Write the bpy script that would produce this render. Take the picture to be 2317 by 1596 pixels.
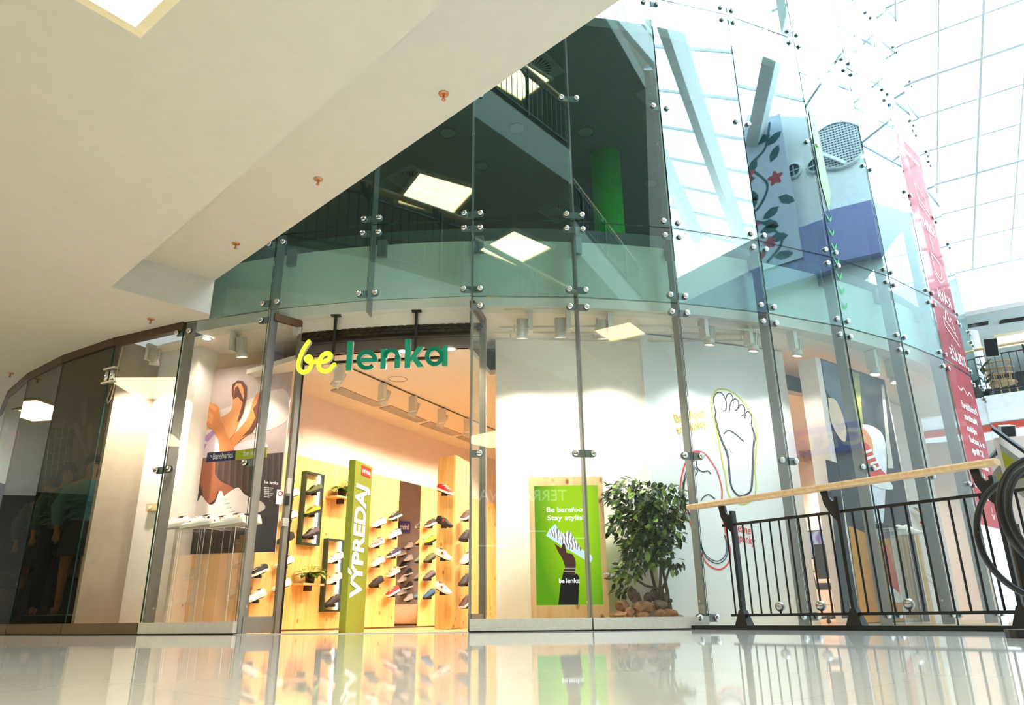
import bpy, bmesh, math, random
from math import sin, cos, radians as rad, pi, hypot, atan2
from mathutils import Vector, Matrix
for o in list(bpy.data.objects): bpy.data.objects.remove(o)
S = bpy.context.scene; COL = S.collection
random.seed(7)

# ------------------------------------------------------------------ camera
HC = 0.124; F = 1675.7; PITCH = rad(19.69); ROLL = rad(-0.673)
_f = Vector((0, cos(PITCH), sin(PITCH))); _u0 = Vector((0, -sin(PITCH), cos(PITCH))); _r0 = Vector((1, 0, 0))
_r = cos(ROLL)*_r0 + sin(ROLL)*_u0; _u = -sin(ROLL)*_r0 + cos(ROLL)*_u0
cam = bpy.data.cameras.new('camera'); camo = bpy.data.objects.new('camera', cam); COL.objects.link(camo)
cam.sensor_fit = 'HORIZONTAL'; cam.sensor_width = 36; cam.lens = F/2317*36; cam.clip_start = 0.02; cam.clip_end = 300
mw = Matrix.Identity(4)
for i in range(3):
    mw[i][0] = _r[i]; mw[i][1] = _u[i]; mw[i][2] = -_f[i]
mw[2][3] = HC; camo.matrix_world = mw; S.camera = camo
# ------------------------------------------------------------------ world, exposure
w = bpy.data.worlds.new('sky'); S.world = w; w.use_nodes = True
nt = w.node_tree; bg = nt.nodes['Background']
tc = nt.nodes.new('ShaderNodeTexCoord'); sx = nt.nodes.new('ShaderNodeSeparateXYZ'); rp = nt.nodes.new('ShaderNodeValToRGB')
nt.links.new(tc.outputs['Generated'], sx.inputs[0]); nt.links.new(sx.outputs['Z'], rp.inputs[0]); nt.links.new(rp.outputs[0], bg.inputs[0])
rp.color_ramp.elements[0].color = (0.86, 0.95, 1, 1); rp.color_ramp.elements[1].color = (0.70, 0.88, 1, 1)
bg.inputs[1].default_value = 10.5
S.view_settings.view_transform = 'Standard'; S.view_settings.look = 'None'; S.view_settings.gamma = 1; S.view_settings.exposure = 0.12
S.view_settings.use_curve_mapping = False
S.cycles.transparent_max_bounces = 32; S.cycles.max_bounces = 10; S.cycles.glossy_bounces = 5; S.cycles.diffuse_bounces = 4
S.cycles.sample_clamp_indirect = 8; S.cycles.caustics_reflective = False; S.cycles.caustics_refractive = False

# ------------------------------------------------------------------ survey helpers (photograph frame 2317 x 1596)
def ray(x, y): return _r*((x-1158.5)/F) + _u*(-(y-798)/F) + _f
O = Vector((0, 0, HC)); CX, CY, RF = -0.3012, 16.5235, 9.3577; CC = Vector((CX, CY))
def at_z(x, y, h): v = ray(x, y); return O + v*((h-HC)/v.z)
def at_d(x, y, d): v = ray(x, y); return O + v*(d/hypot(v.x, v.y))
def at_y(x, y, Y): v = ray(x, y); return O + v*(Y/v.y)
def at_c(x, y, r):
    v = ray(x, y); a = v.x*v.x+v.y*v.y; b = -2*(v.x*CX+v.y*CY); c = CX*CX+CY*CY-r*r
    return O + v*((-b-math.sqrt(max(0, b*b-4*a*c)))/(2*a))
class Plane:                       # a vertical or general plane with its own origin and axes
    def __init__(s, p, q):
        s.o = Vector((p[0], p[1], 0)); s.u = (Vector((q[0], q[1], 0))-s.o).normalized(); s.w = Vector((0, 0, 1)); s.n = s.u.cross(s.w)
    def hit(s, x, y, off=0.0):
        v = ray(x, y); t = ((s.o+s.n*off-O).dot(s.n))/v.dot(s.n); return O+v*t
    def uv(s, x, y, off=0.0): p = s.hit(x, y, off)-s.o; return (p.dot(s.u), p.z)
    def P(s, a, z, off=0.0): return s.o + s.u*a + s.n*off + s.w*z
def arc(a, r=RF, z=0.0): a = rad(a); return Vector((CX+r*sin(a), CY-r*cos(a), z))
def JA(k): return -14.53+6.9*k
def J(k, r=RF, z=0.0): return arc(JA(k), r, z)

# ------------------------------------------------------------------ materials
MATS = {}
def mat(name, col, rough=0.5, metal=0.0, emit=0.0, noise=0.05, scale=8.0, spec=0.5, bump=0.0, ecol=None, coat=0.0):
    if name in MATS: return MATS[name]
    m = bpy.data.materials.new(name); m.use_nodes = True; nt = m.node_tree; b = nt.nodes['Principled BSDF']
    tc = nt.nodes.new('ShaderNodeTexCoord'); n = nt.nodes.new('ShaderNodeTexNoise'); n.inputs['Scale'].default_value = scale; n.inputs['Detail'].default_value = 4
    nt.links.new(tc.outputs['Object'], n.inputs['Vector'])
    r = nt.nodes.new('ShaderNodeValToRGB')
    r.color_ramp.elements[0].position = 0.3; r.color_ramp.elements[1].position = 0.7
    r.color_ramp.elements[0].color = (*[max(0, c*(1-noise)) for c in col], 1); r.color_ramp.elements[1].color = (*[min(1, c*(1+noise)) for c in col], 1)
    nt.links.new(n.outputs['Fac'], r.inputs['Fac']); nt.links.new(r.outputs['Color'], b.inputs['Base Color'])
    b.inputs['Roughness'].default_value = rough; b.inputs['Metallic'].default_value = metal; b.inputs['Specular IOR Level'].default_value = spec
    b.inputs['Coat Weight'].default_value = coat
    if emit:
        b.inputs['Emission Color'].default_value = (*(ecol or col), 1); b.inputs['Emission Strength'].default_value = emit
    if bump:
        bp = nt.nodes.new('ShaderNodeBump'); bp.inputs['Strength'].default_value = bump; bp.inputs['Distance'].default_value = 0.01
        nt.links.new(n.outputs['Fac'], bp.inputs['Height']); nt.links.new(bp.outputs['Normal'], b.inputs['Normal'])
    MATS[name] = m; return m
def glass(name, tint, base, gcol=(1, 1, 1), power=4.0, rough=0.0):
    if name in MATS: return MATS[name]
    m = bpy.data.materials.new(name); m.use_nodes = True; nt = m.node_tree
    for n in list(nt.nodes):
        if n.type != 'OUTPUT_MATERIAL': nt.nodes.remove(n)
    out = [n for n in nt.nodes if n.type == 'OUTPUT_MATERIAL'][0]
    t = nt.nodes.new('ShaderNodeBsdfTransparent'); t.inputs[0].default_value = (*tint, 1)
    g = nt.nodes.new('ShaderNodeBsdfGlossy'); g.inputs['Color'].default_value = (*gcol, 1); g.inputs['Roughness'].default_value = rough
    lw = nt.nodes.new('ShaderNodeLayerWeight'); lw.inputs[0].default_value = 0.5
    pw = nt.nodes.new('ShaderNodeMath'); pw.operation = 'POWER'; pw.inputs[1].default_value = power
    mr = nt.nodes.new('ShaderNodeMapRange'); mr.inputs[3].default_value = base; mr.inputs[4].default_value = 0.9
    mx = nt.nodes.new('ShaderNodeMixShader')
    nt.links.new(lw.outputs['Facing'], pw.inputs[0]); nt.links.new(pw.outputs[0], mr.inputs[0]); nt.links.new(mr.outputs[0], mx.inputs[0])
    nt.links.new(t.outputs[0], mx.inputs[1]); nt.links.new(g.outputs[0], mx.inputs[2]); nt.links.new(mx.outputs[0], out.inputs[0])
    MATS[name] = m; return m
def wood(name, c1, c2, knot=(0.30, 0.13, 0.04), axis=2, scale=1.0, rough=0.45):
    if name in MATS: return MATS[name]
    m = bpy.data.materials.new(name); m.use_nodes = True; nt = m.node_tree; b = nt.nodes['Principled BSDF']; b.inputs['Roughness'].default_value = rough
    tc = nt.nodes.new('ShaderNodeTexCoord')
    mp = nt.nodes.new('ShaderNodeMapping'); sc = [9*scale]*3; sc[axis] = 0.7*scale; mp.inputs['Scale'].default_value = sc
    nt.links.new(tc.outputs['Object'], mp.inputs[0])
    n = nt.nodes.new('ShaderNodeTexNoise'); n.inputs['Scale'].default_value = 2.2; n.inputs['Detail'].default_value = 6; n.inputs['Distortion'].default_value = 0.6
    nt.links.new(mp.outputs[0], n.inputs['Vector'])
    r = nt.nodes.new('ShaderNodeValToRGB'); e = r.color_ramp.elements; e[0].position = 0.32; e[1].position = 0.68; e[0].color = (*c2, 1); e[1].color = (*c1, 1)
    nt.links.new(n.outputs['Fac'], r.inputs[0])
    mp2 = nt.nodes.new('ShaderNodeMapping'); s2 = [6.5*scale]*3; s2[axis] = 4.2*scale; mp2.inputs['Scale'].default_value = s2
    nt.links.new(tc.outputs['Object'], mp2.inputs[0])
    v = nt.nodes.new('ShaderNodeTexVoronoi'); v.inputs['Scale'].default_value = 1.0; nt.links.new(mp2.outputs[0], v.inputs['Vector'])
    kr = nt.nodes.new('ShaderNodeValToRGB'); k = kr.color_ramp.elements; k[0].position = 0.05; k[1].position = 0.16; k[0].color = (1, 1, 1, 1); k[1].color = (0, 0, 0, 1)
    nt.links.new(v.outputs['Distance'], kr.inputs[0])
    mx = nt.nodes.new('ShaderNodeMix'); mx.data_type = 'RGBA'
    nt.links.new(kr.outputs[0], mx.inputs[0]); nt.links.new(r.outputs[0], mx.inputs[6]); mx.inputs[7].default_value = (*knot, 1)
    nt.links.new(mx.outputs[2], b.inputs['Base Color'])
    MATS[name] = m; return m
def srgb(r, g, b): return tuple((c/255/12.92 if c/255 <= .04045 else ((c/255+.055)/1.055)**2.4) for c in (r, g, b))

# ------------------------------------------------------------------ mesh builder
class MB:
    def __init__(s): s.v = []; s.f = []; s.m = []
    def poly(s, pts, m=0): i = len(s.v); s.v += [tuple(p) for p in pts]; s.f.append(tuple(range(i, i+len(pts)))); s.m.append(m); return s
    def hexa(s, p, m=0):                       # 8 points: bottom ring 0-3, top ring 4-7
        i = len(s.v); s.v += [tuple(q) for q in p]
        for f in ((0, 3, 2, 1), (4, 5, 6, 7), (0, 1, 5, 4), (1, 2, 6, 5), (2, 3, 7, 6), (3, 0, 4, 7)): s.f.append(tuple(i+j for j in f)); s.m.append(m)
        return s
    def box(s, c, d, rz=0.0, m=0, ax=None):    # centre, full sizes
        c = Vector(c); X, Y, Z = ax or (Vector((cos(rz), sin(rz), 0)), Vector((-sin(rz), cos(rz), 0)), Vector((0, 0, 1)))
        a, b, h = d[0]/2, d[1]/2, d[2]/2
        return s.hexa([c+X*i*a+Y*j*b+Z*k*h for k in (-1, 1) for i, j in ((-1, -1), (1, -1), (1, 1), (-1, 1))], m)
    def bar(s, p, q, w, h, m=0, up=(0, 0, 1)):  # rectangular bar from p to q
        p, q = Vector(p), Vector(q); d = (q-p); L = d.length; d.normalize(); u = Vector(up)
        if abs(d.dot(u)) > .98: u = Vector((1, 0, 0))
        n = d.cross(u).normalized(); u = n.cross(d)
        return s.box((p+q)/2, (L, w, h), m=m, ax=(d, n, u))
    def prism(s, pts, z0, z1, m=0, ms=None):
        n = len(pts); i = len(s.v); s.v += [(p[0], p[1], z0) for p in pts]+[(p[0], p[1], z1) for p in pts]
        A = sum(pts[k][0]*pts[(k+1) % n][1]-pts[(k+1) % n][0]*pts[k][1] for k in range(n))
        o = list(range(n)) if A > 0 else list(range(n))[::-1]
        s.f.append(tuple(i+k for k in o[::-1])); s.f.append(tuple(i+n+k for k in o)); s.m += [m, m]
        for k in range(n): a, b = o[k], o[(k+1) % n]; s.f.append((i+a, i+b, i+n+b, i+n+a)); s.m.append(m if ms is None else ms)
        return s
    def slab(s, pts, nrm, t, m=0, ms=None):    # planar 3d polygon with thickness t along nrm (the face at +nrm is front)
        nrm = Vector(nrm); n = len(pts); i = len(s.v); P = [Vector(p) for p in pts]
        a = Vector((0, 0, 0))
        for k in range(n): a += P[k].cross(P[(k+1) % n])
        o = list(range(n)) if a.dot(nrm) > 0 else list(range(n))[::-1]
        s.v += [tuple(p) for p in P]+[tuple(p-nrm*t) for p in P]
        s.f.append(tuple(i+k for k in o)); s.m.append(m); s.f.append(tuple(i+n+k for k in o[::-1])); s.m.append(m if ms is None else ms)
        for k in range(n): x, y = o[k], o[(k+1) % n]; s.f.append((i+y, i+x, i+n+x, i+n+y)); s.m.append(m if ms is None else ms)
        return s
    def tube(s, pts, r, n=8, m=0, closed=False, cap=True):
        pts = [Vector(p) for p in pts]; N = len(pts); rr = r if isinstance(r, (list, tuple)) else [r]*N; i = len(s.v); prev = None
        for k in range(N):
            a = pts[k-1] if (k > 0 or closed) else pts[k]; b = pts[(k+1) % N] if (k < N-1 or closed) else pts[k]
            d = (b-a).normalized()
            if prev is None:
                up = Vector((0, 0, 1)) if abs(d.z) < .9 else Vector((1, 0, 0)); x = d.cross(up).normalized()
            else: x = (prev-d*prev.dot(d)).normalized()
            prev = x; y = d.cross(x)
            for j in range(n): t = 2*pi*j/n; s.v.append(tuple(pts[k]+(x*cos(t)+y*sin(t))*rr[k]))
        for k in range(N if closed else N-1):
            for j in range(n):
                a = i+k*n+j; b = i+k*n+(j+1) % n; c = i+((k+1) % N)*n+(j+1) % n; d = i+((k+1) % N)*n+j; s.f.append((a, d, c, b)); s.m.append(m)
        if cap and not closed:
            s.f.append(tuple(i+j for j in range(n))); s.f.append(tuple(i+(N-1)*n+j for j in range(n))[::-1]); s.m += [m, m]
        return s
    def cyl(s, p, q, r, n=16, m=0, r2=None): return s.tube([p, q], [r, r if r2 is None else r2], n, m)
    def ball(s, c, r, n=12, m=0, sc=(1, 1, 1)):
        i = len(s.v); rows = n//2
        for a in range(rows+1):
            t = pi*a/rows
            for j in range(n): p = 2*pi*j/n; s.v.append((c[0]+r*sc[0]*sin(t)*cos(p), c[1]+r*sc[1]*sin(t)*sin(p), c[2]+r*sc[2]*cos(t)))
        for a in range(rows):
            for j in range(n): s.f.append((i+a*n+j, i+(a+1)*n+j, i+(a+1)*n+(j+1) % n, i+a*n+(j+1) % n)); s.m.append(m)
        return s
    def lathe(s, prof, n=20, m=0, c=(0, 0, 0), ax=None):
        X, Y, Z = ax or (Vector((1, 0, 0)), Vector((0, 1, 0)), Vector((0, 0, 1))); c = Vector(c); i = len(s.v)
        for r, z in prof:
            for j in range(n): t = 2*pi*j/n; s.v.append(tuple(c+X*r*cos(t)+Y*r*sin(t)+Z*z))
        for k in range(len(prof)-1):
            for j in range(n): s.f.append((i+k*n+j, i+k*n+(j+1) % n, i+(k+1)*n+(j+1) % n, i+(k+1)*n+j)); s.m.append(m)
        return s
    def ribbon(s, pts, w, nrm, m=0, lift=0.0):  # flat stroke on a surface with normal nrm
        nrm = Vector(nrm); P = [Vector(p)+nrm*lift for p in pts]; N = len(P); i = len(s.v)
        for k in range(N):
            d = (P[min(k+1, N-1)]-P[max(k-1, 0)]).normalized(); x = nrm.cross(d)*w/2; s.v += [tuple(P[k]-x), tuple(P[k]+x)]
        for k in range(N-1): a = i+2*k; s.f.append((a, a+1, a+3, a+2)); s.m.append(m)
        return s
    def mesh(s, name, mats, smooth=False):
        me = bpy.data.meshes.new(name); me.from_pydata(s.v, [], s.f); me.polygons.foreach_set('material_index', s.m)
        for m in (mats if isinstance(mats, (list, tuple)) else [mats]): me.materials.append(m)
        if smooth: me.polygons.foreach_set('use_smooth', [True]*len(me.polygons))
        me.update(); return me
    def build(s, name, mats, parent=None, smooth=False, local=False): return link(name, s.mesh(name, mats, smooth), parent, local)
def link(name, me, parent=None, local=False, mtx=None):
    o = bpy.data.objects.new(name, me); COL.objects.link(o)
    if parent:
        o.parent = parent
        if not local: o.matrix_parent_inverse = parent.matrix_basis.inverted()
    if mtx is not None: o.matrix_basis = mtx
    return o
def tag(o, label=None, cat=None, group=None, kind=None):
    if label: o['label'] = label
    if cat: o['category'] = cat
    if group: o['group'] = group
    if kind: o['kind'] = kind
    return o
def thing(name, label, cat, loc=(0, 0, 0), group=None, kind=None, mtx=None):
    o = bpy.data.objects.new(name, None); COL.objects.link(o); o.empty_display_size = .1
    if mtx is not None: o.matrix_basis = mtx
    else: o.location = loc; o.matrix_basis = Matrix.Translation(loc)
    return tag(o, label, cat, group, kind)
def basis(o, x, y, z):
    m = Matrix.Identity(4)
    for i in range(3): m[i][0] = x[i]; m[i][1] = y[i]; m[i][2] = z[i]; m[i][3] = o[i]
    return m
def struct(o): o['kind'] = 'structure'; return o
def sculpt(fn, name, mats, parent=None, smooth=False): m = MB(); fn(m); return m.build(name, mats, parent, smooth)
def text_mesh(body, size, extrude=0.0, bold=0.0, align='LEFT', space=1.0, shear=0.0):
    cu = bpy.data.curves.new('lettering', 'FONT'); cu.body = body; cu.size = size; cu.extrude = extrude; cu.offset = bold; cu.align_x = align; cu.space_character = space; cu.shear = shear
    cu.resolution_u = 4
    o = bpy.data.objects.new('lettering', cu); COL.objects.link(o); dg = bpy.context.evaluated_depsgraph_get()
    me = bpy.data.meshes.new_from_object(o.evaluated_get(dg)); bpy.data.objects.remove(o); bpy.data.curves.remove(cu); return me
def lettering(name, body, origin, right, up, size, m, parent=None, extrude=0.0, bold=0.0, align='LEFT', width=None, space=1.0, mirror=False):
    me = text_mesh(body, size, extrude, bold, align, space); me.materials.clear(); me.materials.append(m)
    r = Vector(right).normalized(); u = Vector(up).normalized(); n = r.cross(u)
    if width:
        xs = [v.co.x for v in me.vertices]; k = width/(max(xs)-min(xs)); x0 = min(xs)
        for v in me.vertices: v.co.x = (v.co.x-x0)*k
    if mirror:
        for v in me.vertices: v.co.x = -v.co.x
    o = bpy.data.objects.new(name, me); COL.objects.link(o); mt = basis(Vector(origin), r, u, n)
    if parent: o.parent = parent; o.matrix_parent_inverse = parent.matrix_basis.inverted()
    o.matrix_basis = mt; return o
def spot(name, loc, target, power, angle, col, parent=None, blend=0.35, size=0.04):
    l = bpy.data.lights.new(name, 'SPOT'); l.energy = power; l.spot_size = rad(angle); l.spot_blend = blend; l.color = col; l.shadow_soft_size = size
    o = bpy.data.objects.new(name, l); COL.objects.link(o)
    d = (Vector(target)-Vector(loc)).normalized(); o.matrix_basis = Matrix.Translation(loc) @ d.to_track_quat('-Z', 'Y').to_matrix().to_4x4()
    if parent: o.parent = parent; o.matrix_parent_inverse = parent.matrix_basis.inverted()
    return o
# ================================================================== MAIN STRUCTURE
H1, H2, H3, H4 = 3.324, 4.243, 7.593, 10.9
M_wall = mat('painted_plaster', srgb(226, 220, 210), .75, noise=.02)
M_ceil = mat('ceiling_paint', srgb(204, 200, 188), .8, noise=.02)
M_fascia = mat('fascia_paint', srgb(206, 216, 216), .7, noise=.02)
M_steel = mat('brushed_steel', srgb(196, 194, 184), .4, .25, noise=.06, scale=30)
M_chrome = mat('stainless_disc', (.75, .75, .74), .16, 1.0, noise=.05, scale=40)
M_fin = mat('grey_painted_steel', srgb(128, 130, 128), .5, .2, noise=.05)
M_black = mat('black_paint', (.006, .006, .007), .4, noise=.1)
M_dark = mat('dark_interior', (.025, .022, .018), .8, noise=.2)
G_low = glass('clear_glass', (.95, .975, .965), .035, power=4.5)
G_up = glass('teal_tinted_glass', (.80, .92, .90), .075, (.84, .97, .98), power=3.0)
G_dark = glass('shop_glass', (.60, .60, .52), .03, power=4.0)
M_edge = mat('glass_edge', (.004, .045, .04), .15, noise=.1)

# floor of the mall: polished stone
def floor_mat():
    m = bpy.data.materials.new('polished_stone_floor'); m.use_nodes = True; nt = m.node_tree; b = nt.nodes['Principled BSDF']
    tc = nt.nodes.new('ShaderNodeTexCoord'); n = nt.nodes.new('ShaderNodeTexNoise'); n.inputs['Scale'].default_value = 3; n.inputs['Detail'].default_value = 8
    nt.links.new(tc.outputs['Object'], n.inputs['Vector'])
    r = nt.nodes.new('ShaderNodeValToRGB'); r.color_ramp.elements[0].color = (.80, .77, .69, 1); r.color_ramp.elements[1].color = (.90, .87, .80, 1)
    nt.links.new(n.outputs['Fac'], r.inputs[0])
    br = nt.nodes.new('ShaderNodeTexBrick'); br.offset = 0.0; br.inputs['Scale'].default_value = 1.0; br.inputs['Brick Width'].default_value = .6; br.inputs['Row Height'].default_value = .6
    br.inputs['Mortar Size'].default_value = .002; br.inputs['Color2'].default_value = (1, 1, 1, 1); br.inputs['Color1'].default_value = (.96, .96, .96, 1); br.inputs['Mortar'].default_value = (.84, .83, .8, 1)
    mp = nt.nodes.new('ShaderNodeMapping'); mp.inputs['Rotation'].default_value = (0, 0, rad(-44)); nt.links.new(tc.outputs['Object'], mp.inputs[0]); nt.links.new(mp.outputs[0], br.inputs[0])
    mx = nt.nodes.new('ShaderNodeMix'); mx.data_type = 'RGBA'; mx.blend_type = 'MULTIPLY'; mx.inputs[0].default_value = 1
    nt.links.new(r.outputs[0], mx.inputs[6]); nt.links.new(br.outputs[0], mx.inputs[7]); nt.links.new(mx.outputs[2], b.inputs['Base Color'])
    b.inputs['Roughness'].default_value = .035; b.inputs['Specular IOR Level'].default_value = .75
    n2 = nt.nodes.new('ShaderNodeTexNoise'); n2.inputs['Scale'].default_value = .9; n2.inputs['Detail'].default_value = 2; nt.links.new(tc.outputs['Object'], n2.inputs['Vector'])
    bp = nt.nodes.new('ShaderNodeBump'); bp.inputs['Strength'].default_value = .03; bp.inputs['Distance'].default_value = .02
    nt.links.new(n2.outputs['Fac'], bp.inputs['Height']); nt.links.new(bp.outputs[0], b.inputs['Normal'])
    return m
RL0 = Vector((1.70, 7.18)); RL1 = Vector((3.336, 5.073)); RD = (RL1-RL0).normalized()
pts = [(-18, -5), (9.6, -5), tuple(RL0+RD*9.0), tuple(RL0-RD*.16)] + [tuple(arc(a, RF)[:2]) for a in [12.5, 10, 5, 0, -5, -10, -15, -20, -25, -30, -35, -40, -45, -50, -55, -60, -66, -72, -80]] + [(-18, 16)]
struct(sculpt(lambda m: m.prism(pts, -.3, 0), 'floor', floor_mat()))
struct(sculpt(lambda m: m.prism([(-18, -9), (30, -9), (30, 30), (-18, 30)], -4.9, -4.6), 'floor', mat('lower_level_stone', (.6, .6, .58), .2)))
# shop floor
sf = [tuple(arc(a, RF-.001)[:2]) for a in range(-80, 63, 4)] + [(9, 22), (-13, 22)]
M_sfloor = mat('tan_vinyl_floor', srgb(206, 170, 120), .25, noise=.08)
struct(sculpt(lambda m: m.prism(sf, -.3, -.002), 'floor', M_sfloor))

# soffit of the level above: lower ceiling, raised strip along the atrium edge
E1a, E1b = Vector((-4.071, 6.844)), Vector((-.365, 3.208)); ED = (E1b-E1a).normalized()
E2a = Vector((-3.344, 7.575)); EN = Vector((-ED.y, ED.x)) if ED.x > 0 else Vector((ED.y, -ED.x))
lc = [tuple(E1a), tuple(E2a)] + [tuple(arc(a, RF-.04)[:2]) for a in (-19.6, -21.4, -25, -28.3, -32, -35.2, -39, -42.1, -46, -49, -53, -56, -60, -65, -72, -80)] + [(-18, 16), (-18, -5), tuple(E1a+ED*15.5)]
struct(sculpt(lambda m: m.prism(lc, 3.33, 4.35), 'ceiling', M_ceil))
LIGHTHOLE = None
st = [tuple(E1a+ED*.001), tuple(E2a), tuple(E2a+ED*16.5), tuple(E1a+ED*15.5)]
struct(sculpt(lambda m: m.prism(st, 3.74, 4.35), 'ceiling', M_ceil))
# small step of the soffit at the end of the raised strip
# level three slab
E3 = E2a + EN*.25
l3 = [tuple(E3-ED*5), tuple(E3+ED*16.5), (9.6, -5), (-18, -5), (-18, 16), (-9.5, 16)]
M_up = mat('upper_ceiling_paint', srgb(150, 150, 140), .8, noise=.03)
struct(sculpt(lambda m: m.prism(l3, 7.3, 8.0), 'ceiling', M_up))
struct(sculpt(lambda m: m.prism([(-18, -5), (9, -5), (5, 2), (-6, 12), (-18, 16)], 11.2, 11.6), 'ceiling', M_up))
# walls behind the camera and to the left
struct(sculpt(lambda m: m.box((-2, -5.15, 8), (33, .3, 26)), 'wall_back', mat('back_wall_paint', srgb(120, 112, 100), .8)))
struct(sculpt(lambda m: m.box((-18.15, 20, 6), (.3, 52, 22)), 'wall_left', mat('left_wall_paint', srgb(44, 38, 32), .8)))

# ------------------------------------------------------------------ the glazed facade
fac = thing('window_1', 'curved frameless glass facade of clamped panes between steel fins', 'glass facade', (CX, CY-RF, 0), kind='structure')
def pane(k, z0, z1, gm, name='glass_pane', g=.006):
    a, b = J(k), J(k+1); d = (b-a).normalized(); a = a+d*g; b = b-d*g; n = Vector((d.y, -d.x, 0))
    m = MB(); q = [a+n*.006, b+n*.006, b-n*.006, a-n*.006]
    m.hexa([Vector((p.x, p.y, z0+.004)) for p in q]+[Vector((p.x, p.y, z1-.004)) for p in q]); m.m = [1, 1, 0, 1, 0, 1]
    return m.build(name, [gm, M_edge], fac)
for k in range(-1, 12):
    if k not in (0, 1): pane(k, .114 if k < 4 else -.35, H1, G_low)
    pane(k, H1, H2, G_up)
for k in range(-1, 12): pane(k, H2, H3, G_up); pane(k, H3, H4, G_up)
# fins behind each joint
def fin(k, z0, z1, dep=.135, par=fac):
    a = rad(JA(k)); ro = Vector((sin(a), -cos(a), 0)); t = Vector((cos(a), sin(a), 0)); m = MB()
    c = J(k, RF-.03-dep/2, (z0+z1)/2); m.box(c, (.018, dep, z1-z0), ax=(t, ro, Vector((0, 0, 1))))
    o = m.build('fin', M_fin, par)
    b = MB()
    for z in (z0+.25, (z0+z1)/2, z1-.2):
        for s in (-1, 1): p = J(k, RF-.12, z); b.cyl(p+t*s*.008, p+t*s*.018, .012, 8)
    b.build('bolt', M_steel, o); return o
for k in range(-1, 13):
    fin(k, 0 if k not in (1,) else H1-.12, H4)
# clamps
def capsule(m, hw, hh, y0, y1, n=8):
    pr = []
    for s in (1, -1):
        for i in range(n+1): t = -pi/2*s+pi*i/n*s if False else (-pi/2+pi*i/n if s > 0 else pi/2+pi*i/n); pr.append((s*(hw-hh)+hh*cos(t), hh*sin(t)))
    i = len(m.v); N = len(pr); m.v += [(x, y0, z) for x, z in pr]+[(x, y1, z) for x, z in pr]
    m.f += [tuple(range(i, i+N)), tuple(range(i+N, i+2*N))[::-1]]+[(i+a, i+N+a, i+N+(a+1) % N, i+(a+1) % N) for a in range(N)]; m.m += [0]*(N+2)
me_plate = MB(); capsule(me_plate, .125, .038, .012, .024); me_plate = me_plate.mesh('clamp_plate', M_fin)
dm = MB(); dm.lathe([(0.001, -.034), (.022, -.034), (.029, -.030), (.031, -.024), (.031, -.014), (.026, -.012), (.026, .012), (.001, .012)], 16, ax=(Vector((1, 0, 0)), Vector((0, 0, 1)), Vector((0, 1, 0)))); me_disc = dm.mesh('clamp_disc', M_chrome, True)
def clamp(k, z, sides=(-1, 1), par=None):
    par = par or fac
    a = rad(JA(k)); x = Vector((cos(a), sin(a), 0)); y = Vector((-sin(a), cos(a), 0)); mt = basis(J(k, RF, z), x, y, Vector((0, 0, 1)))
    if len(sides) == 2: o = link('clamp', me_plate, par, False, mt)
    else:
        m = MB(); m.box((sides[0]*.055, .018, 0), (.11, .012, .074)); m.cyl((sides[0]*.10, .012, 0), (sides[0]*.10, .024, 0), .037, 14); o = link('clamp', m.mesh('clamp', M_fin), par, False, mt)
    for s in sides:
        ang = rad(-3.45*s); c = link('disc', me_disc, o, True, Matrix.Translation((s*.088, .004, 0)) @ Matrix.Rotation(-ang, 4, 'Z'))
for k in range(-1, 12):
    lower = (-1, 1)
    if k == 0: lower = (-1,)
    if k == 2: lower = (1,)
    if k != 1:
        for z in (1.643, 3.212): clamp(k, z, lower)
    if k >= 4: clamp(k, .10)
    for z in (3.41, 4.141, 4.322, 5.89, 7.50, 7.70, 9.2): clamp(k, z)
# bottom kick plates
for k in (-1, 2, 3):
    m = MB(); a, b = J(k), J(k+1); d = (b-a).normalized(); n = Vector((d.y, -d.x, 0)); q = [a+n*.03+d*.006, b+n*.03-d*.004, b-n*.04-d*.004, a-n*.04+d*.006]
    m.hexa([Vector((p.x, p.y, .012)) for p in q]+[Vector((p.x, p.y, .114)) for p in q]); m.build('kick_plate', M_steel, fac)
    m = MB(); q = [a+n*.022, b+n*.022, b-n*.03, a-n*.03]; m.hexa([Vector((p.x, p.y, 0)) for p in q]+[Vector((p.x, p.y, .013)) for p in q]); m.build('shadow_gap', M_black, fac)
# floor slab edge behind the glass: pale board, steel ring beam and brackets
M_board = mat('pale_spandrel_board', srgb(214, 216, 204), .7, noise=.02)
AR = list(range(-22, 66, 2))
def ring(r0, r1, z0, z1, a0=-22, a1=66, step=2):
    m = MB(); A = [a0+i*step for i in range(int((a1-a0)/step)+1)]
    for a, b in zip(A, A[1:]): m.hexa([arc(a, r0, z0), arc(b, r0, z0), arc(b, r1, z0), arc(a, r1, z0), arc(a, r0, z1), arc(b, r0, z1), arc(b, r1, z1), arc(a, r1, z1)])
    return m
struct(ring(9.1, 8.9, 3.32, 4.12).build('trim_1', M_board))
struct(ring(9.06, 8.9, 4.12, 4.30).build('trim_2', mat('dark_ring_beam', srgb(70, 80, 78), .5)))
for k in range(-1, 12):
    a = rad(JA(k)); t = Vector((cos(a), sin(a), 0)); s = 1
    m = MB(); m.box(J(k, 9.11, 4.06)+t*.065, (.10, .09, .20), ax=(t, Vector((sin(a), -cos(a), 0)), Vector((0, 0, 1)))); m.build('beam_bracket', M_fin, fac)
# shop ceiling (high strip behind the glass)
M_sceil = mat('shop_ceiling_paint', srgb(236, 226, 212), .8, noise=.02)
struct(ring(8.9, 7.75, 3.322, 3.36, -34, 62).build('ceiling', M_sceil))
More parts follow.
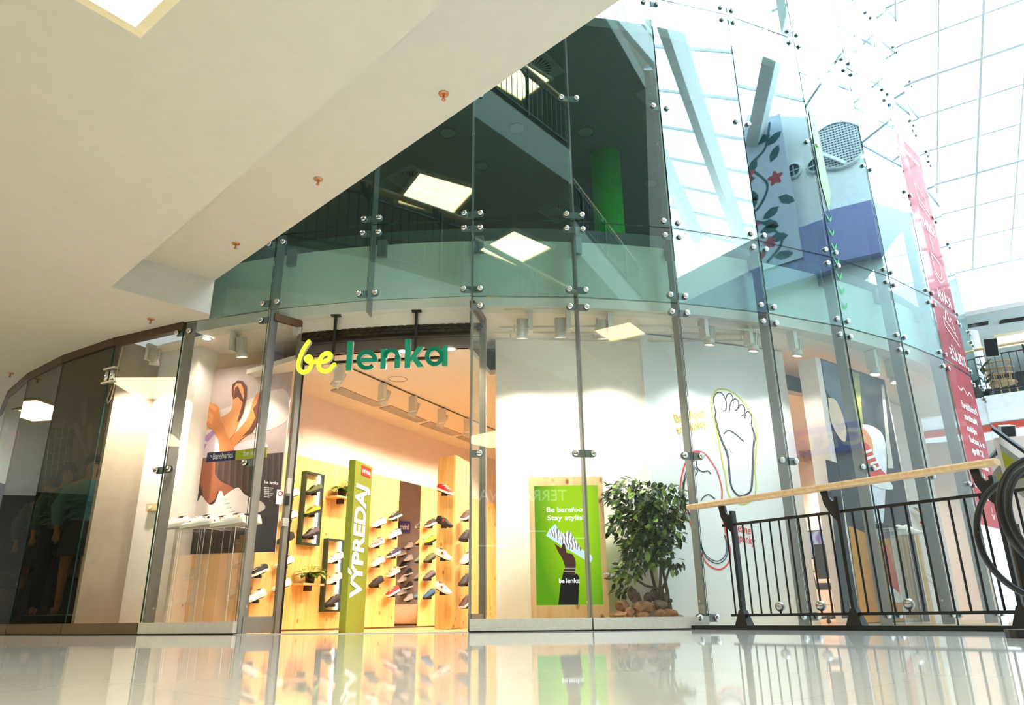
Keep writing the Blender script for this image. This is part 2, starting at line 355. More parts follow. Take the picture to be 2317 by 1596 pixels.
# upper storey floor and ceiling behind the glass
uf = [tuple(arc(a, 8.9)[:2]) for a in range(-22, 66, 4)] + [(9, 22), (-9, 22)]
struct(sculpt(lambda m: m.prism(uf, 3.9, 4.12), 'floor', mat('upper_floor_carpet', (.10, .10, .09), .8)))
uc = [tuple(arc(a, 9.05)[:2]) for a in range(-22, 66, 4)] + [(9, 22), (-9, 22)]
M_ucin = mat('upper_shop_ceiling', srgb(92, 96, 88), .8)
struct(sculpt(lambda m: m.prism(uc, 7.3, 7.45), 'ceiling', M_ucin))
# ================================================================== SKYLIGHT
RP0 = Vector((10.63, 15.019, 7.395)); RU = Vector((-.836, .55, 0)).normalized(); RV0 = Vector((.735, 1.43, -1.03)).normalized(); RV = (RV0+RU*.09).normalized(); RN = RU.cross(RV).normalized()
if RN.z < 0: RN = -RN
M_mull = mat('white_skylight_frame', srgb(236, 242, 244), .5, noise=.02)
sky = thing('skylight', 'sloping white framed glass skylight over the atrium', 'skylight', RP0, kind='structure')
def RPt(u, v, n=0.0): return RP0+RU*u+RV*v+RN*n
US = [.26+.72*i for i in range(-24, 20)]; VS = [-.06-.80*i for i in range(0, 34)]
for i, u in enumerate(US):
    near_ = 21 <= i <= 28
    if near_: MB().bar(RPt(u, 0), RPt(u, -7.3), .03, .05, up=RN).build('rafter', M_mull, sky)
    if i % 3 == 0: MB().bar(RPt(u, 0), RPt(u, VS[-1], -.03), .045, .09, up=RN).build('rafter', M_mull, sky)
for i, v in enumerate(VS):
    if i < 10: MB().bar(RPt(US[21], v, .01), RPt(US[28], v, .01), .035, .045, up=RN).build('purlin', M_mull, sky)
    if i % 3 == 0: MB().bar(RPt(US[0], v, -.02), RPt(US[-1], v, -.02), .05, .07, up=RN).build('purlin', M_mull, sky)
G_roof = glass('skylight_glass', (.97, .99, 1.0), .03)
near = set()
for i in range(21, 28):
    for j in range(0, 9):
        near.add((i, j)); u0, u1 = US[i]+.02, US[i+1]-.02; v0, v1 = VS[j]-.02, VS[j+1]+.02
        MB().slab([RPt(u0, v0, .05), RPt(u1, v0, .05), RPt(u1, v1, .05), RPt(u0, v1, .05)], RN, .01).build('skylight_pane', G_roof, sky)
m = MB()
for i in range(len(US)-1):
    for j in range(len(VS)-1):
        if (i, j) in near: continue
        u0, u1 = US[i]+.02, US[i+1]-.02; v0, v1 = VS[j]-.02, VS[j+1]+.02
        m.poly([RPt(u0, v0, .05), RPt(u1, v0, .05), RPt(u1, v1, .05), RPt(u0, v1, .05)])
tag(m.build('skylight_pane', G_roof, sky), kind='stuff')
# deep curved roof trusses under the skylight (grey-blue in the reflections)
M_truss = mat('blue_grey_roof_beam', srgb(236, 240, 240), .5)
for i, v in enumerate([-9.66, -12.06, -14.46, -16.86, -19.26, -21.66, -24.06]):
    m = MB(); n = 14; P = []
    for q in range(n+1): u = -17+33*q/n; P.append(RPt(u, v, -.25-.25*sin(pi*q/n)))
    for a, b in zip(P, P[1:]): m.bar(a, b, .32, .5, up=RN)
    m.build('truss', M_truss, sky)
# ================================================================== ROUND EDGE RAILINGS
M_ash = wood('ash_handrail', srgb(226, 192, 148), srgb(204, 164, 116), knot=srgb(190, 150, 100), axis=0, scale=2)
M_rail = mat('black_powder_coat', (.008, .008, .009), .35, noise=.1)
M_ball = mat('brushed_ball', (.42, .41, .39), .3, 1.0, noise=.1, scale=20)
def railing(label, p, q, z0, nb, posts, balls=(), offset=.07, handrail=(None, None), name='railing', cat='railing', hh=1.12, foot=True, group=None):
    p = Vector((p[0], p[1], 0)); q = Vector((q[0], q[1], 0)); d = (q-p); L = d.length; d.normalize(); n = Vector((d.y, -d.x, 0))
    if n.dot(-p) < 0 and z0 < 1: n = -n
    t = thing(name, label, cat, (p.x, p.y, z0), group=group)
    up = Vector((0, 0, 1)); Z = lambda z: up*(z0+z)
    for s in posts:
        c = p+d*s; m = MB(); m.box(c+Z(.54), (.028, .06, .96), ax=(d, n, up)); o = m.build('post', M_rail, t)
        b = MB(); prof = [(0, .80), (0, .99), (.0, 1.02), (.045, 1.02), (.045, 1.05), (.10, 1.09), (.10, 1.085), (.075, 1.0), (.05, .93)]
        w = [(0.0, .80), (.0, 1.0), (.035, .985), (.055, 1.02), (.06, 1.075), (.115, 1.075), (.10, .97), (.06, .88)]
        b.slab([c-d*a*1.0+n*a*.3+Z(h)+n*.015 for a, h in w], n, .03); b.build('bracket', M_rail, o)
        if foot: f = MB(); a = .05; f.hexa([c+d*i*a*1.3+n*j*a+Z(.035) for i, j in ((-1, -1), (1, -1), (1, 1), (-1, 1))]+[c+d*i*.022+n*j*.034+Z(.16) for i, j in ((-1, -1), (1, -1), (1, 1), (-1, 1))]); f.build('post_foot', M_rail, o)
    a0, a1 = posts[0]-.12, posts[-1]+.05
    for z in (.12, .90):
        MB().bar(p+d*a0+Z(z), p+d*(L)+Z(z), .03, .022).build('rail', M_rail, t)
    pos = [posts[0]-.08]
    for a, b in zip(posts, posts[1:]): pos += [a+(b-a)*(i+1)/(nb+1) for i in range(nb)]
    e = posts[-1]+.12
    while e < L-.05: pos.append(e); e += .12
    for s in pos: MB().bar(p+d*s+Z(.12), p+d*s+Z(.90), .012, .012).build('baluster', M_rail, t)
    for s in balls:
        s = min(pos, key=lambda x: abs(x-s)); c = p+d*s+Z(.185); MB().ball((c.x, c.y, c.z), .042, 16).build('ball', M_ball, t, True)
    h0, h1 = handrail
    if h0 is None: h0, h1 = 0, L
    m = MB(); hp = [(-.045, 1.075), (.045, 1.075), (.055, 1.09), (.055, 1.108), (.045, 1.12), (-.045, 1.12), (-.055, 1.108), (-.055, 1.09)]
    i = len(m.v); A = p+d*h0+n*offset; B = p+d*h1+n*offset
    m.v += [tuple(A+n*a+Z(h+hh-1.12)) for a, h in hp]+[tuple(B+n*a+Z(h+hh-1.12)) for a, h in hp]; N = len(hp)
    m.f += [tuple(range(N)), tuple(range(N, 2*N))[::-1]]+[(a, N+a, N+(a+1) % N, (a+1) % N) for a in range(N)]; m.m = [0]*len(m.f)
    m.build('handrail', M_ash, t)
    return t
# ground level railing beside the escalator well
def onrail(x, y):
    p = at_z(x, y, 1.1); return (Vector((p.x, p.y))-RL0).dot(RD)
NR = Vector((RD.y, -RD.x)); NR = -NR if NR.dot(-RL0) < 0 else NR
B0 = RL0-NR*.07
s1, s2, s3 = onrail(1628, 1134), onrail(1864, 1098), onrail(2214, 1045)
rail = railing('black baluster railing with pale wooden handrail guarding the escalator well', B0, B0+RD*4.6, 0.0, 10, [s1, s2, s3], balls=(onrail(1694, 1120), onrail(1798, 1108), onrail(1960, 1080)), handrail=(-.02, (RL1-RL0).length))
m = MB(); c0 = Vector((*B0, 0))-Vector((*RD, 0))*.12; c1 = Vector((*B0, 0))+Vector((*RD, 0))*6
m.bar(c0+Vector((0, 0, .018)), c1+Vector((0, 0, .018)), .16, .036).build('base_curb', M_black, rail)
# second pair of tall posts where the spiral starts
for s, dx in ((s3+.30, 0), (s3+.36, .03)):
    c = Vector((*(B0+RD*s), 0)); MB().tube([c+Vector((0, 0, .0)), c+Vector((0, 0, 1.13-dx))], .02, 10).build('post', M_rail, rail)
# spiral hoops at the right edge
def hoop(cx, cy, dist, rx, ry, rt, lab, tilt=0):
    c = at_d(cx, cy, dist); v = (c-O); v.z = 0; v.normalize(); sx = Vector((v.y, -v.x, 0)); sx = (sx*cos(tilt)+v*sin(tilt))
    m = MB(); P = [c+sx*rx*cos(2*pi*i/48)+Vector((0, 0, 1))*ry*sin(2*pi*i/48) for i in range(48)]
    m.tube(P, rt, 10, closed=True); return m
hp = thing('spiral_hoop_stand', 'black tubular hoops curling beside the end of the railing', 'hoop stand', at_d(2345, 1420, 4.7))
for cx, cy, dist, rx, ry, rt, tl in ((2350, 1213, 4.65, .262, .305, .016, .1), (2374, 1160, 4.5, .195, .27, .019, .1), (2378, 1162, 4.4, .165, .235, .016, .1)):
    hoop(cx, cy, dist, rx, ry, rt, '', tl).build('hoop', M_rail, hp, True)
b = at_d(2345, 1420, 4.7); MB().tube([b, b+Vector((0, 0, .5))], .03, 10).build('stem', M_rail, hp)
MB().cyl(Vector((b.x, b.y, 0)), Vector((b.x, b.y, .04)), .14, 20).build('foot_plate', M_rail, hp)
# railings on the edges of the levels above (seen mirrored in the tinted panes)
railing('black railing on the slab edge of the floor above, mirrored in the glass', E2a+ED*-.0, E2a+ED*15, 4.35, 10, [.3+1.35*i for i in range(11)], name='railing', foot=False)
railing('black railing on the topmost gallery edge, mirrored in the upper panes', E3-ED*4, E3+ED*14, 8.0, 10, [.3+1.5*i for i in range(12)], foot=False)
# ================================================================== CEILING LIGHTS, VENTS, SPRINKLERS
M_lamp = mat('warm_light_diffuser', (1, .86, .55), .5, emit=11.0, ecol=(1, .84, .52), noise=.02)
M_lampw = mat('bright_light_diffuser', (1, .93, .8), .5, emit=13.0, ecol=(1, .93, .78), noise=.02)
M_lampfr = mat('cream_light_frame', srgb(238, 226, 190), .6)
def light_panel(label, c, ax, size, z, m=None, group='square ceiling light panels', drop=.06):
    c = Vector((c[0], c[1], z)); a = Vector((ax[0], ax[1], 0)).normalized(); b = Vector((-a.y, a.x, 0)); h = size/2
    t = thing('ceiling_light', label, 'ceiling light', c, group=group)
    f = MB()
    for s in (-1, 1):
        f.box(c+a*s*(h+.03)-Vector((0, 0, drop/2)), (.06, size+.12, drop), ax=(a, b, Vector((0, 0, 1)))); f.box(c+b*s*(h+.03)-Vector((0, 0, drop/2)), (size, .06, drop), ax=(a, b, Vector((0, 0, 1))))
    f.build('frame', M_lampfr, t)
    for i in (-1, 1):
        for j in (-1, 1): MB().box(c+a*i*h/2+b*j*h/2-Vector((0, 0, .02)), (h-.02, h-.02, .02), ax=(a, b, Vector((0, 0, 1)))).build('diffuser', m or M_lamp, t)
LD = Vector((.79, -.61))
for i, (n, c) in enumerate((('farthest left', (-1.95, 2.98)), ('second', (.70, .81)), ('third', (3.45, -1.2)), ('fourth', (6.45, -2.63)), ('rear left', (-4.6, 5.2)), ('far left', (-7.2, 7.6)))):
    light_panel('square glowing panel on the ceiling above the upper gallery, %s in its row' % n, c, LD, 1.05, 7.3)
light_panel('square glowing panel on the topmost ceiling, near the skylight edge', (.82, 1.2), LD, .9, 11.2)
light_panel('square glowing panel on the topmost ceiling, deeper in', (3.7, -1.9), LD, 1.0, 11.2)
# recessed light in the soffit above the camera
lx0, lx1, lx2 = at_z(185, 0, 3.33), at_z(320, 78, 3.33), at_z(392, 0, 3.33)
a = Vector((lx1.x-lx0.x, lx1.y-lx0.y)).normalized(); b2 = Vector((a.y, -a.x)); cc = Vector((lx1.x, lx1.y))-a*.6+b2*.6
light_panel('bright recessed square light in the soffit at the top left corner', cc, a, 1.08, 3.335, M_lampw, drop=.03)
light_panel('square light in the soffit before the dark shop, mirrored in its glass', (-6.5, 7.3), (-.63, .77), 1.05, 3.335, M_lamp, drop=.03)
light_panel('square light in the soffit at the far left, mirrored in the dark glass', (-8.6, 10.2), (-.4, .9), 1.05, 3.335, M_lamp, drop=.03)
for i, (x, y) in enumerate(((-2.5, -1.0), (1.5, -2.6), (-6.5, 1.5), (-9.5, 5), (.25, .55))):  # last panel is added overhead, out of view, to brighten the floor
    light_panel('unseen square light panel in the corridor soffit, outside the camera view', (x, y), ED, 1.05, 3.335, M_lamp, group='corridor light panels', drop=.03)
M_copper = mat('sprinkler_brass', srgb(196, 140, 104), .3, .8)
for (x, y, h, lab) in ((1004, 212, 3.74, 'brass fire sprinkler on the raised soffit, nearest the atrium'), (720, 405, 3.74, 'brass fire sprinkler in the middle of the raised soffit'), (534, 551, 3.74, 'brass fire sprinkler at the far end of the raised soffit'), (342, 722, 3.33, 'brass fire sprinkler on the low soffit above the white display wall'), (24, 845, 3.33, 'brass fire sprinkler on the low soffit at the left edge')):
    p = at_z(x, y, h); t = thing('fire_sprinkler', lab, 'sprinkler', p, group='ceiling sprinklers')
    m = MB(); m.lathe([(.001, -.006), (.02, -.012), (.036, -.008), (.04, 0)], 18, c=p); m.build('rosette', M_copper, t, True)
    m = MB(); m.cyl(p, p-Vector((0, 0, .045)), .009, 8); m.lathe([(.001, -.062), (.014, -.06), (.016, -.052), (.009, -.045)], 12, c=p); m.build('nozzle', M_copper, t)
# swirl air diffusers
M_vent = mat('vent_grey', srgb(120, 124, 118), .6); 
def swirl(label, c, z, r=.3, ax=LD):
    c = Vector((c[0], c[1], z)); t = thing('swirl_diffuser', label, 'air vent', c, group='swirl air diffusers')
    a = Vector((ax[0], ax[1], 0)).normalized(); b = Vector((-a.y, a.x, 0))
    MB().box(c-Vector((0, 0, .008)), (2*r+.12, 2*r+.12, .016), ax=(a, b, Vector((0, 0, 1)))).build('plate', M_vent, t)
    MB().cyl(c-Vector((0, 0, .018)), c-Vector((0, 0, .016)), r*.98, 32).build('throat', M_black, t)
    m = MB()
    for i in range(26):
        q = 2*pi*i/26; d = Vector((cos(q), sin(q), 0)); n = Vector((-d.y, d.x, 0)); m.slab([c+d*r*.28-n*.008-Vector((0, 0, .03)), c+d*r*.28+n*.008-Vector((0, 0, .03)), c+d*r*.97+n*.022-Vector((0, 0, .02)), c+d*r*.97-n*.012-Vector((0, 0, .03))], (0, 0, -1), .004)
    m.cyl(c-Vector((0, 0, .034)), c-Vector((0, 0, .02)), r*.29, 18); m.build('vane_ring', M_vent, t)
# ================================================================== FAR SIDE OF THE ATRIUM
DG = 18.4
M_gal = mat('gallery_white_paint', srgb(232, 238, 240), .7)
M_gal2 = mat('gallery_grey_ceiling', srgb(188, 202, 204), .8)
GU = RU.copy(); GV = Vector((RV.x, RV.y, 0)).normalized()     # gallery runs along the foot of the skylight
G0 = Vector((RP0.x, RP0.y, 0))
def GP(u, v, z): return G0+GU*u+GV*v+Vector((0, 0, z))
def gbox(u0, u1, v0, v1, z0, z1): return [GP(u0, v0, z0), GP(u1, v0, z0), GP(u1, v1, z0), GP(u0, v1, z0), GP(u0, v0, z1), GP(u1, v0, z1), GP(u1, v1, z1), GP(u0, v1, z1)]
GR = Plane((G0.x, G0.y), (G0.x+GU.x, G0.y+GU.y))
def gz(x, y): return GR.hit(x, y).z
zp0, zp1 = gz(2270, 612), gz(2270, 690)       # parapet wall under the skylight
zs0, zs1 = gz(2270, 893), gz(2270, 928)       # balcony slab
struct(sculpt(lambda m: m.hexa(gbox(-14, 9, .0, .3, zp1, zp0+.1)), 'wall_gallery', M_gal))
struct(sculpt(lambda m: m.hexa(gbox(-14, 9, .3, 6, zp1-.0, zp1+.2)), 'ceiling', M_gal2))
struct(sculpt(lambda m: m.hexa(gbox(-14, 9, -.1, 6, zs1, zs0)), 'floor', M_gal))
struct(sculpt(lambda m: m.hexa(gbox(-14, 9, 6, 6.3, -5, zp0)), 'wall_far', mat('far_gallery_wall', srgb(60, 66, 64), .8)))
struct(sculpt(lambda m: m.hexa(gbox(-14, 9, 5.6, 5.99, -5, zs1-.01)), 'wall_far', M_gal))
struct(sculpt(lambda m: m.hexa(gbox(-14, 9, -.1, 6, -.4, 0)), 'floor', M_gal))
M_red = mat('red_strip', srgb(214, 84, 66), .6)
struct(sculpt(lambda m: m.hexa(gbox(-14, 9, 1.2, 1.3, zs1-.16, zs1-.02)), 'trim_3', M_red))
p0, p1 = GP(-6, 0, 0), GP(3, 0, 0)
railing('black railing with wooden handrail on the far upper gallery', (p0.x, p0.y), (p1.x, p1.y), zs0, 9, [.3+1.35*i for i in range(7)], foot=False, hh=1.12)
# column and speakers
cp = GR.uv(2232, 800)
struct(sculpt(lambda m: m.cyl(GP(.35, 1.6, zs0), GP(.35, 1.6, zp1), .28, 20), 'wall_column', M_gal))
def speaker(label, c, s, rz):
    t = thing('wall_speaker', label, 'speaker', c); x = Vector((cos(rz), sin(rz), 0)); y = Vector((-sin(rz), cos(rz), 0)); z = Vector((0, 0, 1)); zz = (z*.95-y*.3).normalized(); yy = zz.cross(x)
    MB().hexa([c+x*i*s*(.5 if j < 0 else .35)+yy*j*s*.35+zz*k*s*.75 for k in (-1, 1) for i, j in ((-1, -1), (1, -1), (1, 1), (-1, 1))]).build('cabinet', mat('grey_speaker_box', srgb(196, 204, 204), .6), t)
    MB().box(c-yy*(s*.36), (s*.86, s*.04, s*1.36), ax=(x, yy, zz)).build('grille', M_black, t)
    MB().bar(c+yy*s*.3, c+yy*s*.9+z*s*.1, .03, .03).build('mount', M_rail, t)
speaker('grey box speaker with dark grille on the far gallery column', at_d(2240, 787, 17.9), .27, rad(-20))
speaker('grey box speaker hung above the escalator', at_d(2277, 987, 16.5), .27, rad(-10))
# wicker armchair behind the far railing
M_wick = mat('wicker_cane', srgb(168, 140, 98), .6, noise=.3, scale=60)
cp = GP(GR.uv(2262, 893)[0]-.25, .6, zs0)
ch = thing('wicker_armchair', 'round backed wicker armchair on the far upper gallery', 'chair', cp)
MB().lathe([(.001, .40), (.26, .40), (.27, .37), (.001, .36)], 20, c=cp).build('seat', M_wick, ch)
for i, q in enumerate((.6, 2.5, 3.8, 5.6)): MB().tube([cp+Vector((cos(q)*.24, sin(q)*.24, 0)), cp+Vector((cos(q)*.22, sin(q)*.22, .38))], .016, 8).build('leg', M_wick, ch)
for h, r in ((.55, .29), (.68, .31), (.82, .30)): MB().tube([cp+Vector((cos(q)*r, sin(q)*r, h)) for q in [.3+i*.3 for i in range(17)]], .018, 8).build('hoop', M_wick, ch)
for i in range(9):
    q = .4+i*.55; MB().tube([cp+Vector((cos(q)*.26, sin(q)*.26, .38)), cp+Vector((cos(q)*.30, sin(q)*.30, .84))], .009, 6).build('cane', M_wick, ch)
# dark ceiling slots and gallery light
for i, (x0, x1, y) in enumerate(((2190, 2236, 738), (2262, 2317, 728))):
    a, b = at_z(x0, y, zp1), at_z(x1, y-8, zp1); m = MB(); m.bar(a-Vector((0, 0, .012)), b-Vector((0, 0, .012)), .22, .02)
    tag(m.build('ceiling_slot', M_black), 'dark linear air slot in the far gallery ceiling, %s one' % ('left', 'right')[i], 'air slot', 'far gallery slots')
c = at_z(2305, 763, zp1); light_panel('square glowing panel in the far gallery ceiling', (c.x, c.y), (GU.x, GU.y), .9, zp1, M_lampw)
# escalator seen through the railing on the right
es = thing('escalator', 'escalator with yellow green side panel and black handrail', 'escalator', at_d(2300, 1100, 15))
M_lime = mat('lime_panel', srgb(196, 206, 60), .5); M_esc = mat('escalator_steel', srgb(190, 202, 200), .35, .5)
e0, e1 = at_d(2236, 985, 15.5), at_d(2420, 1120, 14.5); dz = Vector((0, 0, 1))
MB().slab([e0-dz*.12, e1-dz*.12, e1-dz*.42, e0-dz*.42], (-.5, -.8, 0), .05).build('side_panel', M_lime, es)
MB().slab([e0+dz*.0, e1+dz*.0, e1-dz*.12, e0-dz*.12], (-.5, -.8, 0), .06).build('skirt', M_esc, es)
MB().tube([e0+dz*.22, e1+dz*.22], .04, 10).build('handrail', M_rail, es)
MB().slab([e0-dz*.42, e1-dz*.42, e1-dz*.75, e0-dz*.75], (-.5, -.8, 0), .05).build('truss_cladding', M_esc, es)
# rubber plant on the gallery
cp = GP(GR.uv(2225, 893)[0]-.15, .35, zs0); pt = thing('potted_plant', 'small leafy plant in a pot behind the far railing', 'plant', cp)
MB().lathe([(.001, 0), (.11, 0), (.14, .22), (.001, .22)], 14, c=cp).build('pot', M_black, pt)
M_leafd = mat('dark_leaf', srgb(42, 62, 38), .5, noise=.3)
for i in range(12):
    q = i*2.4; h = .25+.05*i; d = Vector((cos(q), sin(q), .5)).normalized(); b = cp+Vector((0, 0, h)); n = Vector((-sin(q), cos(q), 0)); MB().slab([b, b+d*.14+n*.05, b+d*.3, b+d*.14-n*.05], d.cross(n), .004).build('leaf', M_leafd, pt)
# ================================================================== SHOES
M_sole_w = mat('white_rubber', srgb(236, 232, 226), .5); M_sole_b = mat('black_rubber', (.012, .011, .011), .5); M_sole_g = mat('gum_rubber', srgb(214, 170, 120), .5)
M_lining = mat('shoe_lining', (.10, .08, .07), .8); M_tag = mat('red_round_tag', srgb(206, 44, 40), .5); M_tagw = mat('white_round_tag', srgb(236, 228, 224), .5)
PROF = [(-.138, .020, .050), (-.130, .030, .074), (-.105, .036, .080), (-.065, .037, .066), (-.03, .036, .080), (.0, .038, .076), (.03, .041, .062), (.065, .045, .050), (.098, .044, .042), (.122, .034, .034), (.134, .018, .026)]
def shoe_meshes(high=False):
    up = MB(); n = 9
    for (x, w, h) in PROF:
        if high and x < .01: h += .03 if x < -.02 else .012
        for j in range(n): t = pi*j/(n-1); c, s = cos(t), sin(t); up.v.append((x, w*(abs(c)**.75)*(1 if c > 0 else -1), .022+(h-.022)*(s**.7 if s > 0 else 0)))
    N = len(PROF)
    for i in range(N-1):
        for j in range(n-1): a = i*n+j; up.f.append((a, a+n, a+n+1, a+1)); up.m.append(0)
    up.f += [tuple(range(n)), tuple(range((N-1)*n, N*n))[::-1]]; up.m += [0, 0]
    so = MB(); ol = [(x, w*1.08+.002) for x, w, h in PROF]; pts = [(x, w) for x, w in ol]+[(x, -w) for x, w in ol[::-1]]
    pts[len(ol)-1] = (.142, .012); pts[len(ol)] = (.142, -.012); so.prism(pts, 0, .026)
    li = MB(); h0 = (.03 if high else 0); li.poly([(-.122, .0, .083+h0), (-.07, .022, .085+h0), (-.075, .025, .078+h0), (-.045, .020, .081+h0), (-.036, 0, .086+h0), (-.045, -.020, .081+h0), (-.075, -.025, .078+h0), (-.07, -.022, .085+h0)])
    la = MB()
    for i in range(5):
        x = -.018+i*.019; z = [.083, .080, .073, .066, .060][i]+(.012 if high and i == 0 else 0)
        la.bar((x, -.024, z-.008), (x+.006, .0, z+.003), .006, .004); la.bar((x+.006, 0, z+.003), (x, .024, z-.008), .006, .004)
    tg = MB(); tg.cyl((.012, -.043, .05), (.012, -.039, .05), .017, 12)
    return [k.mesh('sneaker_part', []) for k in (so, up, li, la, tg)]
SM = shoe_meshes(); SMH = shoe_meshes(True)
for me in SM[1:2]+SMH[1:2]: me.polygons.foreach_set('use_smooth', [True]*len(me.polygons))
def set_mat(o, m):
    if len(o.data.materials) == 0: o.data.materials.append(None)
    o.material_slots[0].link = 'OBJECT'; o.material_slots[0].material = m
def shoe(label, pos, toe, up, upper, sole=None, lace=None, tagc=None, scale=1.0, group=None, high=False, mirror=False):
    x = Vector(toe).normalized(); z = (Vector(up)-x*Vector(up).dot(x)).normalized(); y = z.cross(x)
    t = thing('sneaker', label, 'shoe', group=group, mtx=basis(Vector(pos), x*scale, y*scale, z*scale)); ms = SMH if high else SM
    for nm, me, m in zip(('sole', 'upper', 'lining', 'laces', 'round_tag'), ms, (sole or M_sole_w, upper, M_lining, lace, tagc)):
        if m is None: continue
        o = link(nm, me, t, True); set_mat(o, m)
        if nm == 'round_tag' and mirror: o.matrix_basis = Matrix.Translation((0, .082, 0))
    return t
def C_(n, *c): return mat('canvas_'+n, srgb(*c), .75, noise=.12, scale=60)
CV = dict(white=C_('white', 238, 230, 224), olive=C_('olive', 74, 84, 48), yellow=C_('mustard', 214, 160, 20), plum=C_('plum_grey', 82, 72, 80), black=C_('black', 18, 16, 18), pink=C_('pale_pink', 226, 184, 158), grey=C_('light_grey', 178, 172, 172), navy=C_('navy', 26, 30, 58), tan=C_('tan', 206, 150, 92), red=C_('red', 204, 34, 30), blue=C_('teal_blue', 38, 76, 104), cream=C_('cream', 226, 208, 186), brown=C_('brown', 64, 38, 28), charcoal=C_('charcoal', 40, 36, 36))
def multi(name, c1, c2, c3):
    m = mat(name, c1, .7); nt = m.node_tree; v = nt.nodes.new('ShaderNodeTexVoronoi'); v.inputs['Scale'].default_value = 55; r = nt.nodes.new('ShaderNodeValToRGB'); r.color_ramp.interpolation = 'CONSTANT'
    e = r.color_ramp.elements; e[0].color = (*c1, 1); e[1].color = (*c2, 1); e[1].position = .45; x = e.new(.75); x.color = (*c3, 1)
    tc = nt.nodes.new('ShaderNodeTexCoord'); nt.links.new(tc.outputs['Object'], v.inputs['Vector']); nt.links.new(v.outputs['Color'], r.inputs[0]); nt.links.new(r.outputs[0], nt.nodes['Principled BSDF'].inputs['Base Color']); return m
CV['floral'] = multi('floral_canvas', srgb(236, 226, 220), srgb(236, 90, 60), srgb(90, 110, 150)); CV['confetti'] = multi('confetti_canvas', srgb(240, 232, 228), srgb(220, 190, 190), srgb(120, 120, 150)); CV['autumn'] = multi('autumn_canvas', srgb(222, 140, 60), srgb(230, 210, 190), srgb(160, 90, 60))
# ================================================================== LEFT WALL OF THE SHOP (pine panels, frames, mirror)
WA = Vector((-2.78, 9.27)); WU = Vector((.473, .881)); WP = Plane(WA, WA+WU); WN = WP.n; WUV = WP.u
M_pink = mat('warm_white_wall', srgb(240, 222, 212), .8, noise=.02)
m = MB(); m.hexa([WP.P(-.55, 0, 0), WP.P(8, 0, 0), WP.P(8, 0, 0)-WN*.15, WP.P(-.55, 0, 0)-WN*.15, WP.P(-.55, 3.4), WP.P(8, 3.4), WP.P(8, 3.4)-WN*.15, WP.P(-.55, 3.4)-WN*.15]); struct(m.build('wall_shop_left', M_pink))
M_pine = wood('knotty_pine', srgb(242, 204, 132), srgb(226, 174, 96), knot=srgb(176, 112, 48))
PANELS = {}
def wpanel(key, label, t0, t1, h=2.09, off=.05):
    t = thing('pine_shoe_display', label, 'shoe display', WP.P((t0+t1)/2, 0, .03))
    n = max(1, round((t1-t0)/.30)); w = (t1-t0)/n
    for i in range(n):
        a, b = t0+i*w+.001, t0+(i+1)*w-.001; pr = off-.003*(i % 2)*.0
        MB().hexa([WP.P(a, .02, .005), WP.P(b, .02, .005), WP.P(b, .02, pr), WP.P(a, .02, pr), WP.P(a, h, .005), WP.P(b, h, .005), WP.P(b, h, pr), WP.P(a, h, pr)]).build('board', M_pine, t)
    PANELS[key] = t; return t
wpanel('L', 'wide knotty pine panel with green frames left of the green pylon', -.52, 1.28)
wpanel('M', 'knotty pine shoe panel between the green pylon and the mirror', 1.28, 2.165)
wpanel('R', 'narrow knotty pine shoe panel right of the mirror', 2.725, 3.55)
wpanel('B', 'knotty pine shoe panel behind the pine pier', 3.56, 6.0)
M_mirror = mat('mirror_silver', (.86, .86, .86), .0, 1.0, noise=0)
mr = thing('wall_mirror', 'tall frameless mirror between the pine panels', 'mirror', WP.P(2.445, 0, .03))
MB().hexa([WP.P(2.17, .03, .005), WP.P(2.72, .03, .005), WP.P(2.72, .03, .045), WP.P(2.17, .03, .045), WP.P(2.17, 2.09, .005), WP.P(2.72, 2.09, .005), WP.P(2.72, 2.09, .045), WP.P(2.17, 2.09, .045)]).build('mirror_pane', M_mirror, mr)
def px5(x, y): return (620+x/3.711, 1020+y/3.711)
def rest(par, c, toe):
    m = MB(); t = Vector(toe).normalized(); m.box(c-Vector((0, 0, .025)), (.07, .05, .035)); m.bar(c-t*.10-Vector((0, 0, .006)), c+t*.11-Vector((0, 0, .006)), .05, .008); m.build('shoe_rest', M_black, par)
def wall_shoe(x, y, label, upper, par, off=.13, sole=None, lace=CV['white'], tagc=M_tag, yaw=-2, pitch=-20, **k):
    p = WP.hit(*px5(x, y), off); toe = -WUV*cos(rad(yaw))+WN*sin(rad(yaw)); toe = toe*cos(rad(pitch))+Vector((0, 0, sin(rad(pitch)))); up = Vector((0, 0, 1))
    b = p-Vector((0, 0, .045)); shoe(label, b, toe, up, upper, sole, lace, tagc, group='shoes on the wall rests', **k); rest(par, b-Vector((0, 0, .004)), toe)
L_, M_, R_ = PANELS['L'], PANELS['M'], PANELS['R']
wall_shoe(340, 318, 'olive green shoe with black sole, top of the upper framed niche', CV['olive'], L_, sole=M_sole_b, lace=M_sole_b)
wall_shoe(322, 498, 'mustard yellow shoe with black sole in the middle of the upper framed niche', CV['yellow'], L_, sole=M_sole_b, lace=M_sole_b)
wall_shoe(315, 682, 'plum grey shoe with white tag at the bottom of the upper framed niche', CV['plum'], L_, sole=M_sole_b, lace=M_sole_b, tagc=M_tagw)
wall_shoe(518, 890, 'white slip-on with printed side, top of the lower framed niche', CV['confetti'], L_, lace=None)
wall_shoe(505, 1065, 'pale pink slip-on in the middle of the lower framed niche', CV['pink'], L_, lace=None)
wall_shoe(494, 1250, 'black slip-on at the bottom of the lower framed niche', CV['charcoal'], L_, sole=M_sole_b, lace=None, tagc=M_tagw)
